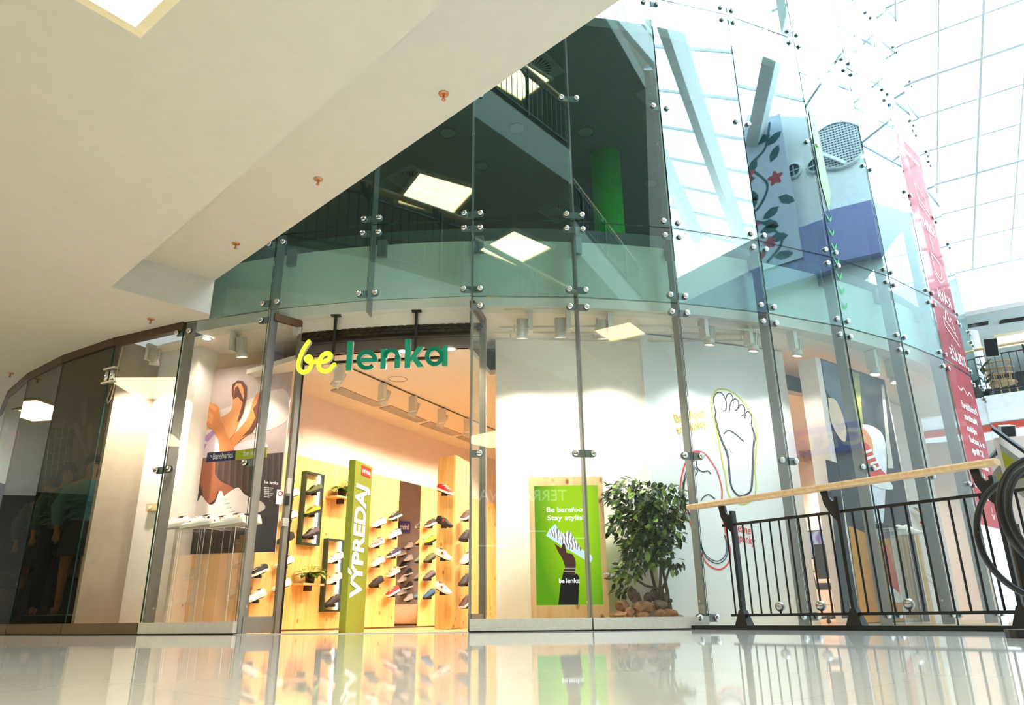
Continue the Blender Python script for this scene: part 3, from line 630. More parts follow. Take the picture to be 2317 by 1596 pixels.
for (x, y, lab, c, so) in ((140, 355, 'white shoe beside the door post, highest of its column', 'white', None), (125, 540, 'white shoe beside the door post, second from the top', 'white', None), (98, 725, 'black shoe beside the door post, under two white shoes', 'black', M_sole_b), (90, 925, 'white shoe beside the door post, below the black shoe', 'white', None), (66, 1118, 'white shoe with dark emblem beside the door post, lowest of its column', 'white', None)):
    wall_shoe(x, y, lab, CV[c], L_, sole=so, tagc=M_sole_b if 'emblem' in lab else None)
for (x, y, lab, c) in ((-128, 1000, 'black shoe with white sole seen through the side glass', 'black'), (-150, 1210, 'white shoe with green emblem seen through the side glass', 'white')):
    wall_shoe(x, y, lab, CV[c], L_, tagc=M_tag if c == 'black' else M_leafd)
for (x, y, lab, c, so) in ((882, 598, 'white sneaker at the top of the column beside the green pylon', 'white', None), (866, 765, 'floral print sneaker, second down beside the green pylon', 'floral', None), (870, 925, 'light grey sneaker, third down beside the green pylon', 'grey', None), (862, 1092, 'all black sneaker, lowest beside the green pylon', 'black', M_sole_b),
    (1018, 540, 'black and white sneaker at the top of the column beside the mirror', 'black', None), (1012, 692, 'white speckled sneaker, second down beside the mirror', 'confetti', None), (1004, 852, 'navy sneaker, third down beside the mirror', 'navy', None), (1000, 1012, 'orange patterned sneaker, fourth down beside the mirror', 'autumn', None), (998, 1174, 'red sneaker with white laces, lowest beside the mirror', 'red', None)):
    wall_shoe(x, y, lab, CV[c], M_, sole=so, lace=None if c == 'black' and so else CV['white'])
for (x, y, lab, c, so) in ((1314, 602, 'black slip-on with pale sole at the top right of the mirror', 'charcoal', None), (1314, 745, 'mustard shoe with black sole right of the mirror', 'yellow', M_sole_b), (1310, 893, 'olive shoe with black sole right of the mirror', 'olive', M_sole_b), (1305, 1040, 'plum grey shoe right of the mirror', 'plum', M_sole_b), (1305, 1196, 'teal blue shoe with black sole, lowest right of the mirror', 'blue', M_sole_b)):
    wall_shoe(x, y, lab, CV[c], R_, sole=so, lace=None, tagc=M_tagw if c in ('yellow', 'blue') else M_tag)
# green framed niches with a light strip
M_dgreen = mat('dark_green_lacquer', srgb(20, 52, 44), .4)
M_strip = mat('led_strip', (1, .95, .85), .5, emit=9, ecol=(1, .93, .8))
def niche(label, t0, t1, z0, z1):
    t = thing('framed_niche', label, 'display frame', WP.P((t0+t1)/2, z0, .05)); f = .022; d0, d1 = .05, .125
    def bx(a, b, c, d): return MB().hexa([WP.P(a, c, d0), WP.P(b, c, d0), WP.P(b, c, d1), WP.P(a, c, d1), WP.P(a, d, d0), WP.P(b, d, d0), WP.P(b, d, d1), WP.P(a, d, d1)])
    for a, b, c, d in ((t0, t0+f, z0, z1), (t1-f, t1, z0, z1), (t0+f, t1-f, z0, z0+f), (t0+f, t1-f, z1-f, z1)): bx(a, b, c, d).build('frame_board', M_dgreen, t)
    o = MB(); o.hexa([WP.P(t1-f-.02, z0+f, .052), WP.P(t1-f-.001, z0+f, .052), WP.P(t1-f-.001, z0+f, .075), WP.P(t1-f-.02, z0+f, .075), WP.P(t1-f-.02, z1-f, .052), WP.P(t1-f-.001, z1-f, .052), WP.P(t1-f-.001, z1-f, .075), WP.P(t1-f-.02, z1-f, .075)]); o.build('light_strip', M_strip, t)
niche('tall dark green lit niche on the pine panel, upper one', .115, WP.uv(735, 1077, .125)[0], 1.0, 1.90)
niche('tall dark green lit niche on the pine panel, lower one beside the pylon', .60, WP.uv(782, 1224, .125)[0], .217, 1.11)
# pothos plants on little shelves
M_pine2 = wood('pine_shelf', srgb(240, 206, 150), srgb(224, 178, 112), axis=0, scale=2)
M_potb = mat('black_pot', (.008, .008, .008), .4); M_pothos = mat('pothos_leaf', srgb(110, 140, 52), .45, noise=.35, scale=25)
leaf = MB()
for i in range(3): pass
LV = [(0, 0, 0), (.25, .22, .03), (.6, .28, .02), (1, 0, -.12), (.6, -.28, .02), (.25, -.22, .03), (.5, 0, -.02)]
leaf.v = LV; leaf.f = [(0, 1, 6), (1, 2, 6), (2, 3, 6), (3, 4, 6), (4, 5, 6), (5, 0, 6)]; leaf.m = [0]*6; ME_leaf = leaf.mesh('leaf', M_pothos, True)
def leafm(p, d, up, s, w=1.0):
    x = Vector(d).normalized(); z = Vector(up); z = (z-x*z.dot(x)); z = z.normalized() if z.length > .01 else Vector((0, 0, 1)); y = z.cross(x); return basis(Vector(p), x*s, y*s*w, z*s)
def shelf_plant(xs, ys, lab1, lab2, seed):
    p = WP.hit(*px5(xs, ys), .15); t = thing('pine_shelf', lab1, 'shelf', p)
    MB().box(p, (.36, .20, .022), ax=(WUV, WN, Vector((0, 0, 1)))).build('board', M_pine2, t); MB().box(p-Vector((0, 0, .045)), (.06, .08, .06), ax=(WUV, WN, Vector((0, 0, 1)))).build('bracket', M_black, t)
    c = p+Vector((0, 0, .012))+WUV*.03; t = thing('potted_pothos', lab2, 'plant', c)
    MB().lathe([(.001, 0), (.052, 0), (.066, .125), (.06, .125), (.055, .11), (.001, .11)], 18, c=c).build('pot', M_potb, t, True)
    rd = random.Random(seed)
    for i in range(44):
        q = rd.uniform(0, 6.28); e = rd.uniform(.1, 1.1); d = Vector((cos(q), sin(q), e*.7-.1)); b = c+Vector((0, 0, .12))+d.normalized()*rd.uniform(.02, .13)
        if (b+Vector((d.x, d.y, 0))*.14-WP.P(0, 0, .07)).dot(WN) < 0: continue
        link('leaf', ME_leaf, t, False, leafm(b, Vector((d.x, d.y, .1-rd.random()*.8)), Vector((0, 0, 1))+d*.3, rd.uniform(.10, .15), 1.15))
    m = MB()
    for i in range(8): q = -1.9+i*.35; m.tube([c+Vector((0, 0, .10)), c+Vector((cos(q)*.06, sin(q)*.06, .2)), c+Vector((cos(q)*.14, sin(q)*.14, .19))], .003, 5)
    m.build('stems', M_pothos, t)
shelf_plant(558, 400, 'small pine shelf holding a plant beside the upper niche', 'green pothos in a black pot on the upper pine shelf', 3)
shelf_plant(284, 1125, 'small pine shelf holding a plant left of the lower niche', 'green pothos in a black pot on the lower pine shelf', 9)
# ------------------------------------------------------------------ pine pier in front of the panels
A0, A1 = Vector((-.975, 9.52)), Vector((-.735, 9.365)); A2 = Vector((-.56, 9.98)); A3 = A2+(A0-A1)
pier = thing('pine_pier', 'knotty pine display pier standing at the right of the entrance view', 'display pier', (*((A0+A1)/2), 0))
for i in range(2):
    p = A0+(A1-A0)*(i/2); q = A0+(A1-A0)*((i+1)/2); m = MB(); d = (A1-A0).normalized(); n = Vector((d.y, -d.x)); q2 = q-d*.002
    m.prism([tuple(p), tuple(q2), tuple(q2-n*.03), tuple(p-n*.03)], 0.01, 2.09).build('board', M_pine, pier)
d2 = (A2-A1).normalized(); n2 = Vector((d2.y, -d2.x))
for i in range(3):
    p = A1+(A2-A1)*(i/3); q = A1+(A2-A1)*((i+1)/3)-d2*.002; MB().prism([tuple(p+n2*.001), tuple(q+n2*.001), tuple(q-n2*.03), tuple(p-n2*.03)], 0.01, 2.09).build('board', M_pine, pier)
MB().prism([tuple(A0-(-n)*.0+Vector((0, 0))), tuple(A1-n2*.03), tuple(A2-n2*.03), tuple(A3)], .005, 2.085).build('core', M_pine, pier)
PP = Plane(A0, A1)
for (x, y, lab, c, so) in ((1432, 318, 'red sneaker with white toe at the top of the pine pier', 'red', None), (1428, 588, 'all black sneaker second from the top on the pine pier', 'black', M_sole_b), (1420, 862, 'cream canvas sneaker third from the top on the pine pier', 'cream', None), (1415, 1145, 'white sneaker with red tag lowest on the pine pier', 'white', None)):
    p = PP.hit(*px5(x, y), .13); ux = PP.u; toe = (ux*cos(rad(8))+PP.n*sin(rad(8)))*cos(rad(-20))+Vector((0, 0, sin(rad(-20)))); b = p-Vector((0, 0, .045))
    shoe(lab, b, toe, (0, 0, 1), CV[c], so, CV['white'] if c != 'black' else None, M_tag, group='shoes on the wall rests', mirror=False); rest(pier, b-Vector((0, 0, .004)), toe)
for i, (x, y, c, w) in enumerate(((1612, 535, 'brown', 'topmost'), (1608, 705, 'black', 'second'), (1612, 895, 'pink', 'third'), (1606, 1075, 'charcoal', 'fourth'), (1606, 1262, 'brown', 'lowest'))):
    PB = Plane(A1+n2*.0, A2); p = PB.hit(*px5(x, y), .10); toe = (-PB.u*cos(rad(4))-PB.n*sin(rad(4)))*cos(rad(-20))+Vector((0, 0, sin(rad(-20)))); b = p-Vector((0, 0, .045))
    shoe('%s shoe on the long side of the pine pier, %s beside the door edge' % ({'pink': 'pale pink', 'charcoal': 'charcoal grey'}.get(c, c), w), b, toe, (0, 0, 1), CV[c], M_sole_b if c in ('black', 'charcoal') else None, None, None, group='shoes on the wall rests'); rest(pier, b-Vector((0, 0, .004)), toe)
# ------------------------------------------------------------------ green sale pylon
M_gr = mat('olive_green_card', srgb(136, 146, 40), .55, noise=.04); M_gr2 = M_gr
M_wht = mat('white_print', srgb(244, 244, 240), .6, noise=0); M_redp = mat('red_print', srgb(186, 44, 40), .6, noise=0)
g0, g1 = at_z(805, 1040, 1.66), at_z(843, 1058, 1.66); GPn = Plane((g0.x, g0.y), (g1.x, g1.y)); gl = hypot(g1.x-g0.x, g1.y-g0.y)
py = thing('sale_pylon', 'tall olive green sale pylon with white lettering in the doorway', 'pylon', (g0.x, g0.y, 0))
MB().hexa([GPn.P(0, 0, 0), GPn.P(gl, 0, 0), GPn.P(gl, 0, -.07), GPn.P(0, 0, -.07), GPn.P(0, 1.66, 0), GPn.P(gl, 1.66, 0), GPn.P(gl, 1.66, -.07), GPn.P(0, 1.66, -.07)]).build('body', M_gr, py)
a, b = GPn.uv(*px5(690, 1245)), GPn.uv(*px5(785, 300))
lettering('lettering', 'VÝPREDAJ', GPn.P(gl*.70, GPn.uv(*px5(735, 1245))[1], .003), (0, 0, 1), -GPn.u, .37, M_wht, py, bold=.014, width=GPn.uv(*px5(735, 290))[1]-GPn.uv(*px5(735, 1245))[1], extrude=.001)
r0, r1 = GPn.uv(*px5(735, 175)), GPn.uv(*px5(812, 210)); MB().hexa([GPn.P(gl*.34, r1[1]-.035, 0), GPn.P(gl*.90, r1[1]-.035, 0), GPn.P(gl*.90, r1[1]-.035, .003), GPn.P(gl*.34, r1[1]-.035, .003), GPn.P(gl*.34, r1[1]+.07, 0), GPn.P(gl*.90, r1[1]+.07, 0), GPn.P(gl*.90, r1[1]+.07, .003), GPn.P(gl*.34, r1[1]+.07, .003)]).build('red_label', M_redp, py)
lettering('small_lettering', 'LETNÝ VÝPREDAJ', GPn.P(gl*.38, r1[1]-.005, .005), GPn.u, (0, 0, 1), .05, M_wht, py, width=gl*.48, bold=.001)
# ================================================================== ENTRANCE, CEILING, SIGN
IL, IR = Vector((-2.37, 7.80, 0)), Vector((-.32, 7.72, 0))
G_side = glass('thin_side_glass', (.96, .97, .96), .015, power=7)
M_bronze = mat('bronze_rail', srgb(120, 84, 58), .35, .5)
M_jamb = mat('grey_jamb', srgb(140, 134, 126), .4, .3)
ent = thing('door_1', 'open shop entrance with glass side returns and steel posts', 'doorway', (-1.5, 7.4, 0), kind='structure')
for nm, a, b in (('left', J(0, RF-.1), IL), ('right', J(2, RF-.1), IR)):
    d = (b-a).normalized(); n = Vector((d.y, -d.x, 0))
    q = [a+n*.005, b+n*.005, b-n*.005, a-n*.005]
    MB().hexa([Vector((p.x, p.y, .16)) for p in q]+[Vector((p.x, p.y, 3.24)) for p in q]).build('side_pane', G_side, ent)
    MB().bar(Vector((a.x, a.y, 3.28)), Vector((b.x, b.y, 3.28)), .05, .08).build('top_rail', M_bronze, ent)
    MB().bar(Vector((a.x, a.y, .085)), Vector((b.x, b.y, .085)), .04, .15).build('bottom_rail', M_jamb, ent)
    MB().box(Vector((b.x, b.y, 1.65)), (.05, .07, 3.3), rz=atan2(d.y, d.x)).build('post', M_jamb, ent)
    MB().box(Vector((b.x, b.y, 1.65))+d*.04, (.025, .05, 3.3), rz=atan2(d.y, d.x)).build('seal', M_black, ent)
a, b = J(0, RF-.05), J(2, RF-.05)
m = MB()
for k in range(0, 8):
    p, q = arc(JA(0)+13.8*k/8, RF+.02), arc(JA(0)+13.8*(k+1)/8, RF+.02); p2, q2 = arc(JA(0)+13.8*k/8, RF-.12), arc(JA(0)+13.8*(k+1)/8, RF-.12); m.hexa([p, q, q2, p2]+[x+Vector((0, 0, .006)) for x in (p, q, q2, p2)])
m.build('threshold', M_steel, ent)
# door hardware: intercom, lock and stickers on the left return
d = (IL-J(0, RF-.1)).normalized(); n = Vector((d.y, -d.x, 0))
for (x, y, w, h, mm, nm) in ((653, 1100, .045, .16, M_steel, 'card_reader'), (649, 1133, .04, .09, M_black, 'reader_slot'), (645, 1182, .06, .085, M_steel, 'lock_box')):
    LP = Plane((J(0, RF-.1).x, J(0, RF-.1).y), (IL.x, IL.y)); p = LP.hit(x, y, .03); MB().box(p, (w, .03, h), ax=(LP.u, LP.n, Vector((0, 0, 1)))).build(nm, mm, ent)
p = LP.hit(633, 1125, .01); MB().box(p, (.075, .004, .15), ax=(LP.u, LP.n, Vector((0, 0, 1)))).build('door_sticker', M_wht, ent)
MB().tube([p+LP.n*.004+Vector((0, 0, .035))+LP.u*.024*cos(t)+Vector((0, 0, .024*sin(t))) for t in [i*pi/8 for i in range(16)]], .004, 6, closed=True).build('sticker_ring', M_redp, ent)
lettering('sticker_text', 'be lenka', LP.hit(598, 1094, .008), LP.u, (0, 0, 1), .045, M_wht, ent)
for i in range(6): lettering('sticker_text', 'opening hours'[:13-2*(i % 3)], LP.hit(597, 1104+i*4.2, .008), LP.u, (0, 0, 1), .018, M_wht, ent)
# inner ceiling
ZI = 2.92
ic = [tuple(arc(a, 8.88)[:2]) for a in (-13.2, -10, -7, -4, -1.2)] + [(-.27, 8.62)] + [tuple(arc(a, 8.0)[:2]) for a in range(2, 60, 4)] + [(9, 22), (-1.2, 20), tuple((WA+WU*8)), tuple(WA-WU*.9)]
struct(sculpt(lambda m: m.prism(ic, ZI, ZI+.06), 'ceiling', M_sceil))
struct(ring(8.89, 8.84, ZI, 3.36, -14, -1, 1).build('trim_4', mat('grey_reveal', srgb(120, 112, 104), .6)))
struct(sculpt(lambda m: m.prism([(-.2, 21), (9, 21), (9, 21.2), (-.2, 21.2)], 0, 3.4), 'wall_shop_back', M_pink))
struct(ring(9.0, 8.93, 3.165, 3.319, -14, -1, 1).build('trim_6', M_sceil))
# rolling grille rolled up over the door
rg = thing('roller_grille', 'black rolled up link grille above the entrance', 'roller grille', arc(-7, 8.95, 3.12))
A_ = [(-13.2+13*i/22) for i in range(23)]
m = MB()
for k, a in enumerate(A_[:-1]):
    b = A_[k+1]; m.bar(arc(a, 8.965, 3.115), arc(b, 8.965, 3.115), .08, .09)
m.build('roll', M_black, rg)
for k, a in enumerate(A_[:-1]):
    b = a+13/22*.5
    for j, z in enumerate((3.08, 3.115, 3.15)): MB().box(arc(a+.25+(.28 if j % 2 else 0), 9.011, z), (.062, .008, .022), rz=rad(a)).build('link_plate', mat('bronze_link', (.06, .045, .02), .3, .7), rg)
for z in (3.045, 3.02): MB().tube([arc(a, 8.97, z) for a in A_], .003, 5).build('link_rod', M_rail, rg)
# ------------------------------------------------------------------ hanging sign
SP = Plane((-2.2, 7.585), (-.69, 7.42)); SN = SP.n; M_lime2 = mat('lime_letter_face', srgb(218, 240, 60), .5, emit=.75, ecol=srgb(226, 248, 70), noise=0); M_green = mat('green_letter_face', srgb(0, 138, 104), .5, emit=.22, ecol=srgb(0, 140, 105), noise=0)
M_acr = mat('clear_letter_side', srgb(206, 204, 198), .25, noise=.1)
def px4(x, y): return (620+x/4.2, 680+y/4.2)
def solid_stroke(m, pts, w, cap=True, depth=.045):
    P = [SP.hit(*px4(x, y)) for x, y in pts]
    for a, b in zip(P, P[1:]):
        d = (b-a).normalized(); s = SN.cross(d)*w/2; m.slab([a-s, b-s, b+s, a+s], SN, depth, 0, 1)
    rg_ = P if cap else P[1:-1]
    for p in rg_: m.slab([p+(SP.u*cos(t)+Vector((0, 0, sin(t))))*w/2 for t in [i*pi/8 for i in range(16)]], SN, depth, 0, 1)
def smooth_pts(pts, n=5):
    out = []
    for i in range(len(pts)-1):
        p0, p1, p2, p3 = (Vector(pts[max(i-1, 0)]), Vector(pts[i]), Vector(pts[i+1]), Vector(pts[min(i+2, len(pts)-1)]))
        for k in range(n): t = k/n; out.append(tuple(.5*((2*p1)+(-p0+p2)*t+(2*p0-5*p1+4*p2-p3)*t*t+(-p0+3*p1-3*p2+p3)*t**3)))
    return out+[tuple(pts[-1])]
sg = thing('hanging_sign', 'illuminated be lenka letters in lime and green hanging over the entrance', 'shop sign', SP.P(.75, 2.5))
m = MB(); solid_stroke(m, smooth_pts([(328, 392), (285, 455), (248, 540), (230, 610), (240, 660), (278, 684), (322, 668), (352, 620), (358, 572), (335, 535), (306, 545), (312, 570), (345, 585), (395, 583)]), .05); m.build('letter_b', [M_lime2, M_acr], sg)
m = MB(); solid_stroke(m, smooth_pts([(395, 583), (455, 585), (515, 562), (537, 525), (518, 503), (480, 508), (445, 545), (425, 600), (435, 650), (478, 676), (525, 662), (562, 618), (572, 612)]), .05); m.build('letter_e', [M_lime2, M_acr], sg)
W2 = .048
def ell(cx, cy, rx, ry, t0, t1, n=22): return [(cx+rx*cos(rad(t0+(t1-t0)*i/n)), cy+ry*sin(rad(t0+(t1-t0)*i/n))) for i in range(n+1)]
def flat(m, pts): m.slab([SP.hit(*px4(x, y)) for x, y in pts], SN, .045, 0, 1)
m = MB(); flat(m, [(697, 390), (750, 387), (735, 668), (682, 668)]); m.build('letter_l', [M_green, M_acr], sg)
m = MB(); solid_stroke(m, ell(880, 566, 78, 76, -2, -318), W2, False); flat(m, [(830, 548), (980, 543), (978, 585), (828, 588)]); m.build('letter_e', [M_green, M_acr], sg)
m = MB(); flat(m, [(1017, 461), (1068, 458), (1060, 650), (1009, 652)]); solid_stroke(m, [(1040, 530)]+ell(1116, 530, 58, 58, 180, 360, 14)+[(1172, 560)], W2, False); flat(m, [(1148, 528), (1199, 528), (1195, 643), (1144, 643)]); m.build('letter_n', [M_green, M_acr], sg)
m = MB(); flat(m, [(1245, 370), (1299, 367), (1294, 639), (1240, 643)]); flat(m, [(1290, 548), (1362, 441), (1426, 438), (1330, 560), (1292, 585)]); flat(m, [(1305, 552), (1345, 525), (1426, 630), (1364, 634)]); m.build('letter_k', [M_green, M_acr], sg)
m = MB(); solid_stroke(m, ell(1524, 530, 70, 74, 0, 360), W2, True); flat(m, [(1600, 431), (1649, 429), (1646, 621), (1596, 623)]); m.build('letter_a', [M_green, M_acr], sg)
for x, y0, y1 in ((578, 135, 640), (1340, 90, 560)):
    p = at_c(*px4(x, y0), 9.0); q = SP.hit(*px4(x-25 if x < 900 else x, y1), -.07); MB().bar(Vector((q.x, q.y, 3.31)), q, .03, .03).build('hanger', M_rail, sg); MB().box(Vector((q.x, q.y, 3.314)), (.11, .06, .012)).build('hanger_plate', M_rail, sg)
MB().bar(SP.hit(*px4(280, 605), -.07), SP.hit(*px4(1590, 545), -.07), .03, .03).build('cross_bar', M_rail, sg)
# ------------------------------------------------------------------ track lights
M_lampbody = mat('white_lamp_housing', srgb(214, 208, 196), .5); M_lens = mat('lamp_lens', (1, 1, 1), .4, emit=14, ecol=(1, .9, .78)); M_lensoff = mat('lamp_reflector', (.6, .58, .52), .3)
def track_spot(label, p, target, power=0.0, col=(1, .78, .55), ang=60, s=1.0, side=None, group='track spotlights'):
    p = Vector(p); t = thing('track_spotlight', label, 'spotlight', p, group=group); d = (Vector(target)-p).normalized(); h = Vector((d.x, d.y, 0)).normalized(); sd = side or Vector((h.y, -h.x, 0))
    MB().box(p-Vector((0, 0, .10*s)), (.045*s, .11*s, .20*s), ax=(sd, sd.cross(Vector((0, 0, 1))), Vector((0, 0, 1)))).build('driver_box', M_lampbody, t)
    c = p+sd*.085*s-Vector((0, 0, .06*s)); x = sd-d*sd.dot(d); x.normalize(); y = d.cross(x); e = c+d*.20*s
    hd = MB(); hd.lathe([(.001, 0), (.045*s, 0), (.047*s, .14*s), (.056*s, .16*s), (.058*s, .20*s), (.05*s, .20*s), (.045*s, .18*s)], 20, c=c, ax=(x, y, d)); o = hd.build('head', M_lampbody, t, True)
    fm = MB()
    for i in range(14): q = 2*pi*i/14; r = x*cos(q)+y*sin(q); fm.bar(c+r*.049*s, c+r*.050*s+d*.13*s, .006*s, .010*s, up=r)
    fm.build('cooling_fins', M_lampbody, o)
    ln = MB(); ln.lathe([(.001, .185*s), (.046*s, .185*s)], 18, c=c, ax=(x, y, d)); ln.build('lens', M_lens if power else M_lensoff, o)
    MB().cyl(c+d*.05*s, p-Vector((0, 0, .05*s)), .012*s, 8).build('pivot', M_lampbody, t)
    if power: spot('spot_beam', e+d*.02, e+d, power, ang, col, t, blend=.6)
    return t
WARM = (1, .80, .58); WARM2 = (1, .84, .70)
tr = [at_z(x, y, ZI) for x, y in ((770, 823), (866, 866), (935, 895), (1000, 923), (1058, 946), (1120, 972), (1180, 998))]
M_gtrk = mat('dark_track', (.05, .035, .02), .5)
tk = thing('light_track', 'thin ceiling light track running along the pine wall', 'light track', tr[0]); MB().bar(tr[0]+(tr[0]-tr[1])*.5-Vector((0, 0, .01)), tr[-1]-Vector((0, 0, .005)), .014, .012).build('rail', M_gtrk, tk)
for i, p in enumerate(tr):
    tt = (Vector((p.x, p.y))-WA).dot(WU); tg = WP.P(tt+(-.3, .25, .1, .0, .1, .0, .0)[i], .95, .05)
    track_spot('white track spotlight over the pine wall, %s from the door' % ('first', 'second', 'third', 'fourth', 'fifth', 'sixth', 'seventh')[i], p-Vector((0, 0, .02)), tg, 105, WARM, 110)
# ceiling air grilles, round speaker, recessed downlights
M_gril = mat('air_grille_brown', srgb(150, 120, 100), .6)
for i, q in enumerate((((748, 884), (773, 877), (871, 917), (846, 920)), ((858, 924), (884, 918), (966, 952), (942, 956)), ((950, 961), (974, 955), (1045, 983), (1022, 986)), ((1032, 990), (1056, 985), (1110, 1008), (1090, 1012)))):
    P = [at_z(x, y, ZI-.006) for x, y in q]; c = (P[0]+P[2])/2; t = thing('ceiling_air_grille', 'long slatted air grille in the shop ceiling, %s from the door' % ('first', 'second', 'third', 'fourth')[i], 'air grille', c, group='ceiling air grilles')
    MB().slab(P, (0, 0, -1), .01).build('backing', M_gril, t)
    for k in range(11):
        a = P[0]+(P[1]-P[0])*(k+.5)/11; b = P[3]+(P[2]-P[3])*(k+.5)/11; MB().bar(a-Vector((0, 0, .006)), b-Vector((0, 0, .006)), .006, .012).build('slat', M_lampbody, t)
p = at_z(900, 856, ZI); t = thing('ceiling_speaker', 'round ceiling loudspeaker grille under the sign', 'ceiling speaker', p); m = MB(); m.lathe([(.001, -.006), (.11, -.01), (.115, -.012), (.13, -.010), (.135, 0)], 28, c=p); m.build('grille', M_sceil, t, True); MB().tube([p+Vector((cos(i*pi/12)*.115, sin(i*pi/12)*.115, -.012)) for i in range(24)], .004, 5, closed=True).build('rim', M_gril, t)
def downlight(lab, p, power=60, col=WARM2, r=.06):
    p = Vector(p); t = thing('downlight', lab, 'downlight', p, group='recessed downlights'); m = MB(); m.lathe([(r*.8, -.004), (r, -.008), (r*1.15, -.003), (r*1.15, 0)], 20, c=p); m.build('trim_ring', M_lampbody, t, True)
    MB().cyl(p-Vector((0, 0, .004)), p-Vector((0, 0, .002)), r*.85, 18).build('lens', M_lens, t); spot('down_beam', p-Vector((0, 0, .03)), p-Vector((0, 0, 1)), power, 140, col, t, blend=.8)
for x, y, w in ((912, 795, 'behind the letter k'), (1020, 790, 'beside the letter a')): downlight('bright recessed downlight just inside the door, %s' % w, at_z(x, y, ZI), 160, WARM)
for i, (x, y) in enumerate(((.2, 9.0), (.3, 9.9), (.25, 10.8), (.5, 12.2))): downlight('unseen fill downlight added over the entrance aisle, %s from the door' % ('first', 'second', 'third', 'fourth')[i], (x, y, ZI), 260, WARM2)  # added lamps hidden behind the display wall, for bounce light in the shop
for i, (x, y) in enumerate(((.4, 11.5), (1.5, 14.5), (1.0, 17.5), (4.6, 13.0), (5.6, 16.0), (4.0, 10.6), (6.2, 12.4))): downlight('added fill downlight deep in the inner shop ceiling', (x, y, ZI), 130, WARM2)  # further lamps added to brighten the shop interior
# ------------------------------------------------------------------ what the mirror shows: grey shoe wall, ottoman, sign
MP = WP
def mir(x, y, X=2.7):
    p = WP.hit(x, y, .045); v = ray(x, y); v = v-2*v.dot(WN)*WN; return p+v*((X-p.x)/v.x)
gwl = mir(930, 1300)
struct(sculpt(lambda m: m.box((2.82, 14.0, 1.5), (.2, 5.0, 3.0)), 'wall_shop_grey', mat('grey_shoe_wall', srgb(150, 138, 134), .8)))
gp = thing('grey_shelf_strip', 'row of black shoe rests on the grey wall mirrored beside the pine panels', 'shoe rests', (2.7, 13.5, 0))
k = 0
for (x, y, c) in ((1112, 820, 'white'), (1055, 880, 'grey'), (1110, 925, 'white'), (1060, 985, 'black'), (1108, 1045, 'charcoal'), (1058, 1100, 'white'), (1110, 1155, 'charcoal'), (1058, 1205, 'grey'), (1110, 1255, 'white')):
    p = mir(*px5(x, y)); p.x -= .10; k += 1
    rest(gp, p, (-.4, -.9, 0)); shoe('%s high shoe on the grey wall mirrored in the glass, %s from the top' % ({'grey': 'light grey', 'charcoal': 'charcoal grey'}.get(c, c), ('first', 'second', 'third', 'fourth', 'fifth', 'sixth', 'seventh', 'eighth', 'ninth')[k-1]), p+Vector((0, 0, .004)), (-.5, -.8, -.2), (0, 0, 1), CV[c], None, None, None, high=True, group='shoes on the grey wall')
p = mir(*px5(1120, 1390), 1.6); ot = thing('ottoman', 'round beige upholstered ottoman mirrored beside the pine panels', 'ottoman', (p.x, p.y, 0)); MB().lathe([(.001, 0.03), (.36, .03), (.38, .06), (.38, .34), (.35, .38), (.001, .385)], 28, c=(p.x, p.y, 0)).build('cushion', mat('beige_suede', srgb(206, 180, 150), .9, noise=.1, scale=30), ot, True); MB().cyl((p.x, p.y, 0), (p.x, p.y, .035), .3, 20).build('base', M_black, ot)
p0, p1 = mir(*px5(1045, 640)), mir(*px5(1140, 635)); bs = thing('brand_sign', 'dark blue Barebarics board on the grey wall seen in the mirror', 'sign', p0)
yc = (p0.y+p1.y)/2; hw = abs(p1.y-p0.y)/2; MB().box((2.69, yc, p0.z), (.02, 2*hw, .24)).build('board', mat('indigo_board', srgb(44, 40, 120), .5, noise=0), bs); lettering('lettering', 'Barebarics', Vector((2.675, yc+hw*.8, p0.z-.05)), (0, -1, 0), (0, 0, 1), .16, M_wht, bs, width=hw*1.6, bold=.001)
# ================================================================== RIGHT DISPLAY WINDOW
M_dwall = mat('display_wall_white', srgb(244, 238, 230), .75, noise=.015)
struct(sculpt(lambda m: m.prism([(-.20, 8.44), (1.525, 8.30), (1.40, 8.43), (-.19, 8.56)], 0, 3.34), 'wall_display', M_dwall))
M_cool = mat('cool_white_panel', srgb(240, 243, 246), .35, noise=.01)
FP = Plane((1.535, 8.255), (3.47, 8.97)); FLn = hypot(3.47-1.535, 8.97-8.255)
fp = thing('foot_outline_panel', 'tall white panel printed with two foot outlines in yellow and red', 'display panel', FP.P(FLn/2, 0))
MB().hexa([FP.P(0, 0, 0), FP.P(FLn, 0, 0), FP.P(FLn, 0, -.08), FP.P(0, 0, -.08), FP.P(0, 3.3, 0), FP.P(FLn, 3.3, 0), FP.P(FLn, 3.3, -.08), FP.P(0, 3.3, -.08)]).build('board', M_cool, fp)
M_yel = mat('yellow_print', srgb(206, 200, 70), .6, noise=0); M_yelt = mat('yellow_text_print', srgb(226, 194, 70), .6, noise=0); M_blk = mat('black_print', srgb(40, 40, 52), .6, noise=0); M_rdl = mat('red_line_print', srgb(222, 66, 58), .6, noise=0)
def line_print(name, px, m, w, closed=False, lift=.004, sm=True):
    if closed: px = px+[px[0]]
    if sm: px = smooth_pts(px, 4)
    MB().ribbon([FP.hit(x, y) for x, y in px], w, FP.n, lift=lift).build(name, m, fp)
yel = [(1637, 1060), (1620.6, 973), (1609, 923), (1610.5, 900.6), (1620.5, 884), (1633, 881), (1650.6, 885), (1670.7, 898), (1690.7, 923), (1704.5, 948), (1710.8, 976), (1710, 1023), (1707, 1060), (1709, 1075), (1710, 1103), (1705, 1127.5), (1683, 1141), (1659, 1133), (1645.5, 1111), (1641, 1075)]
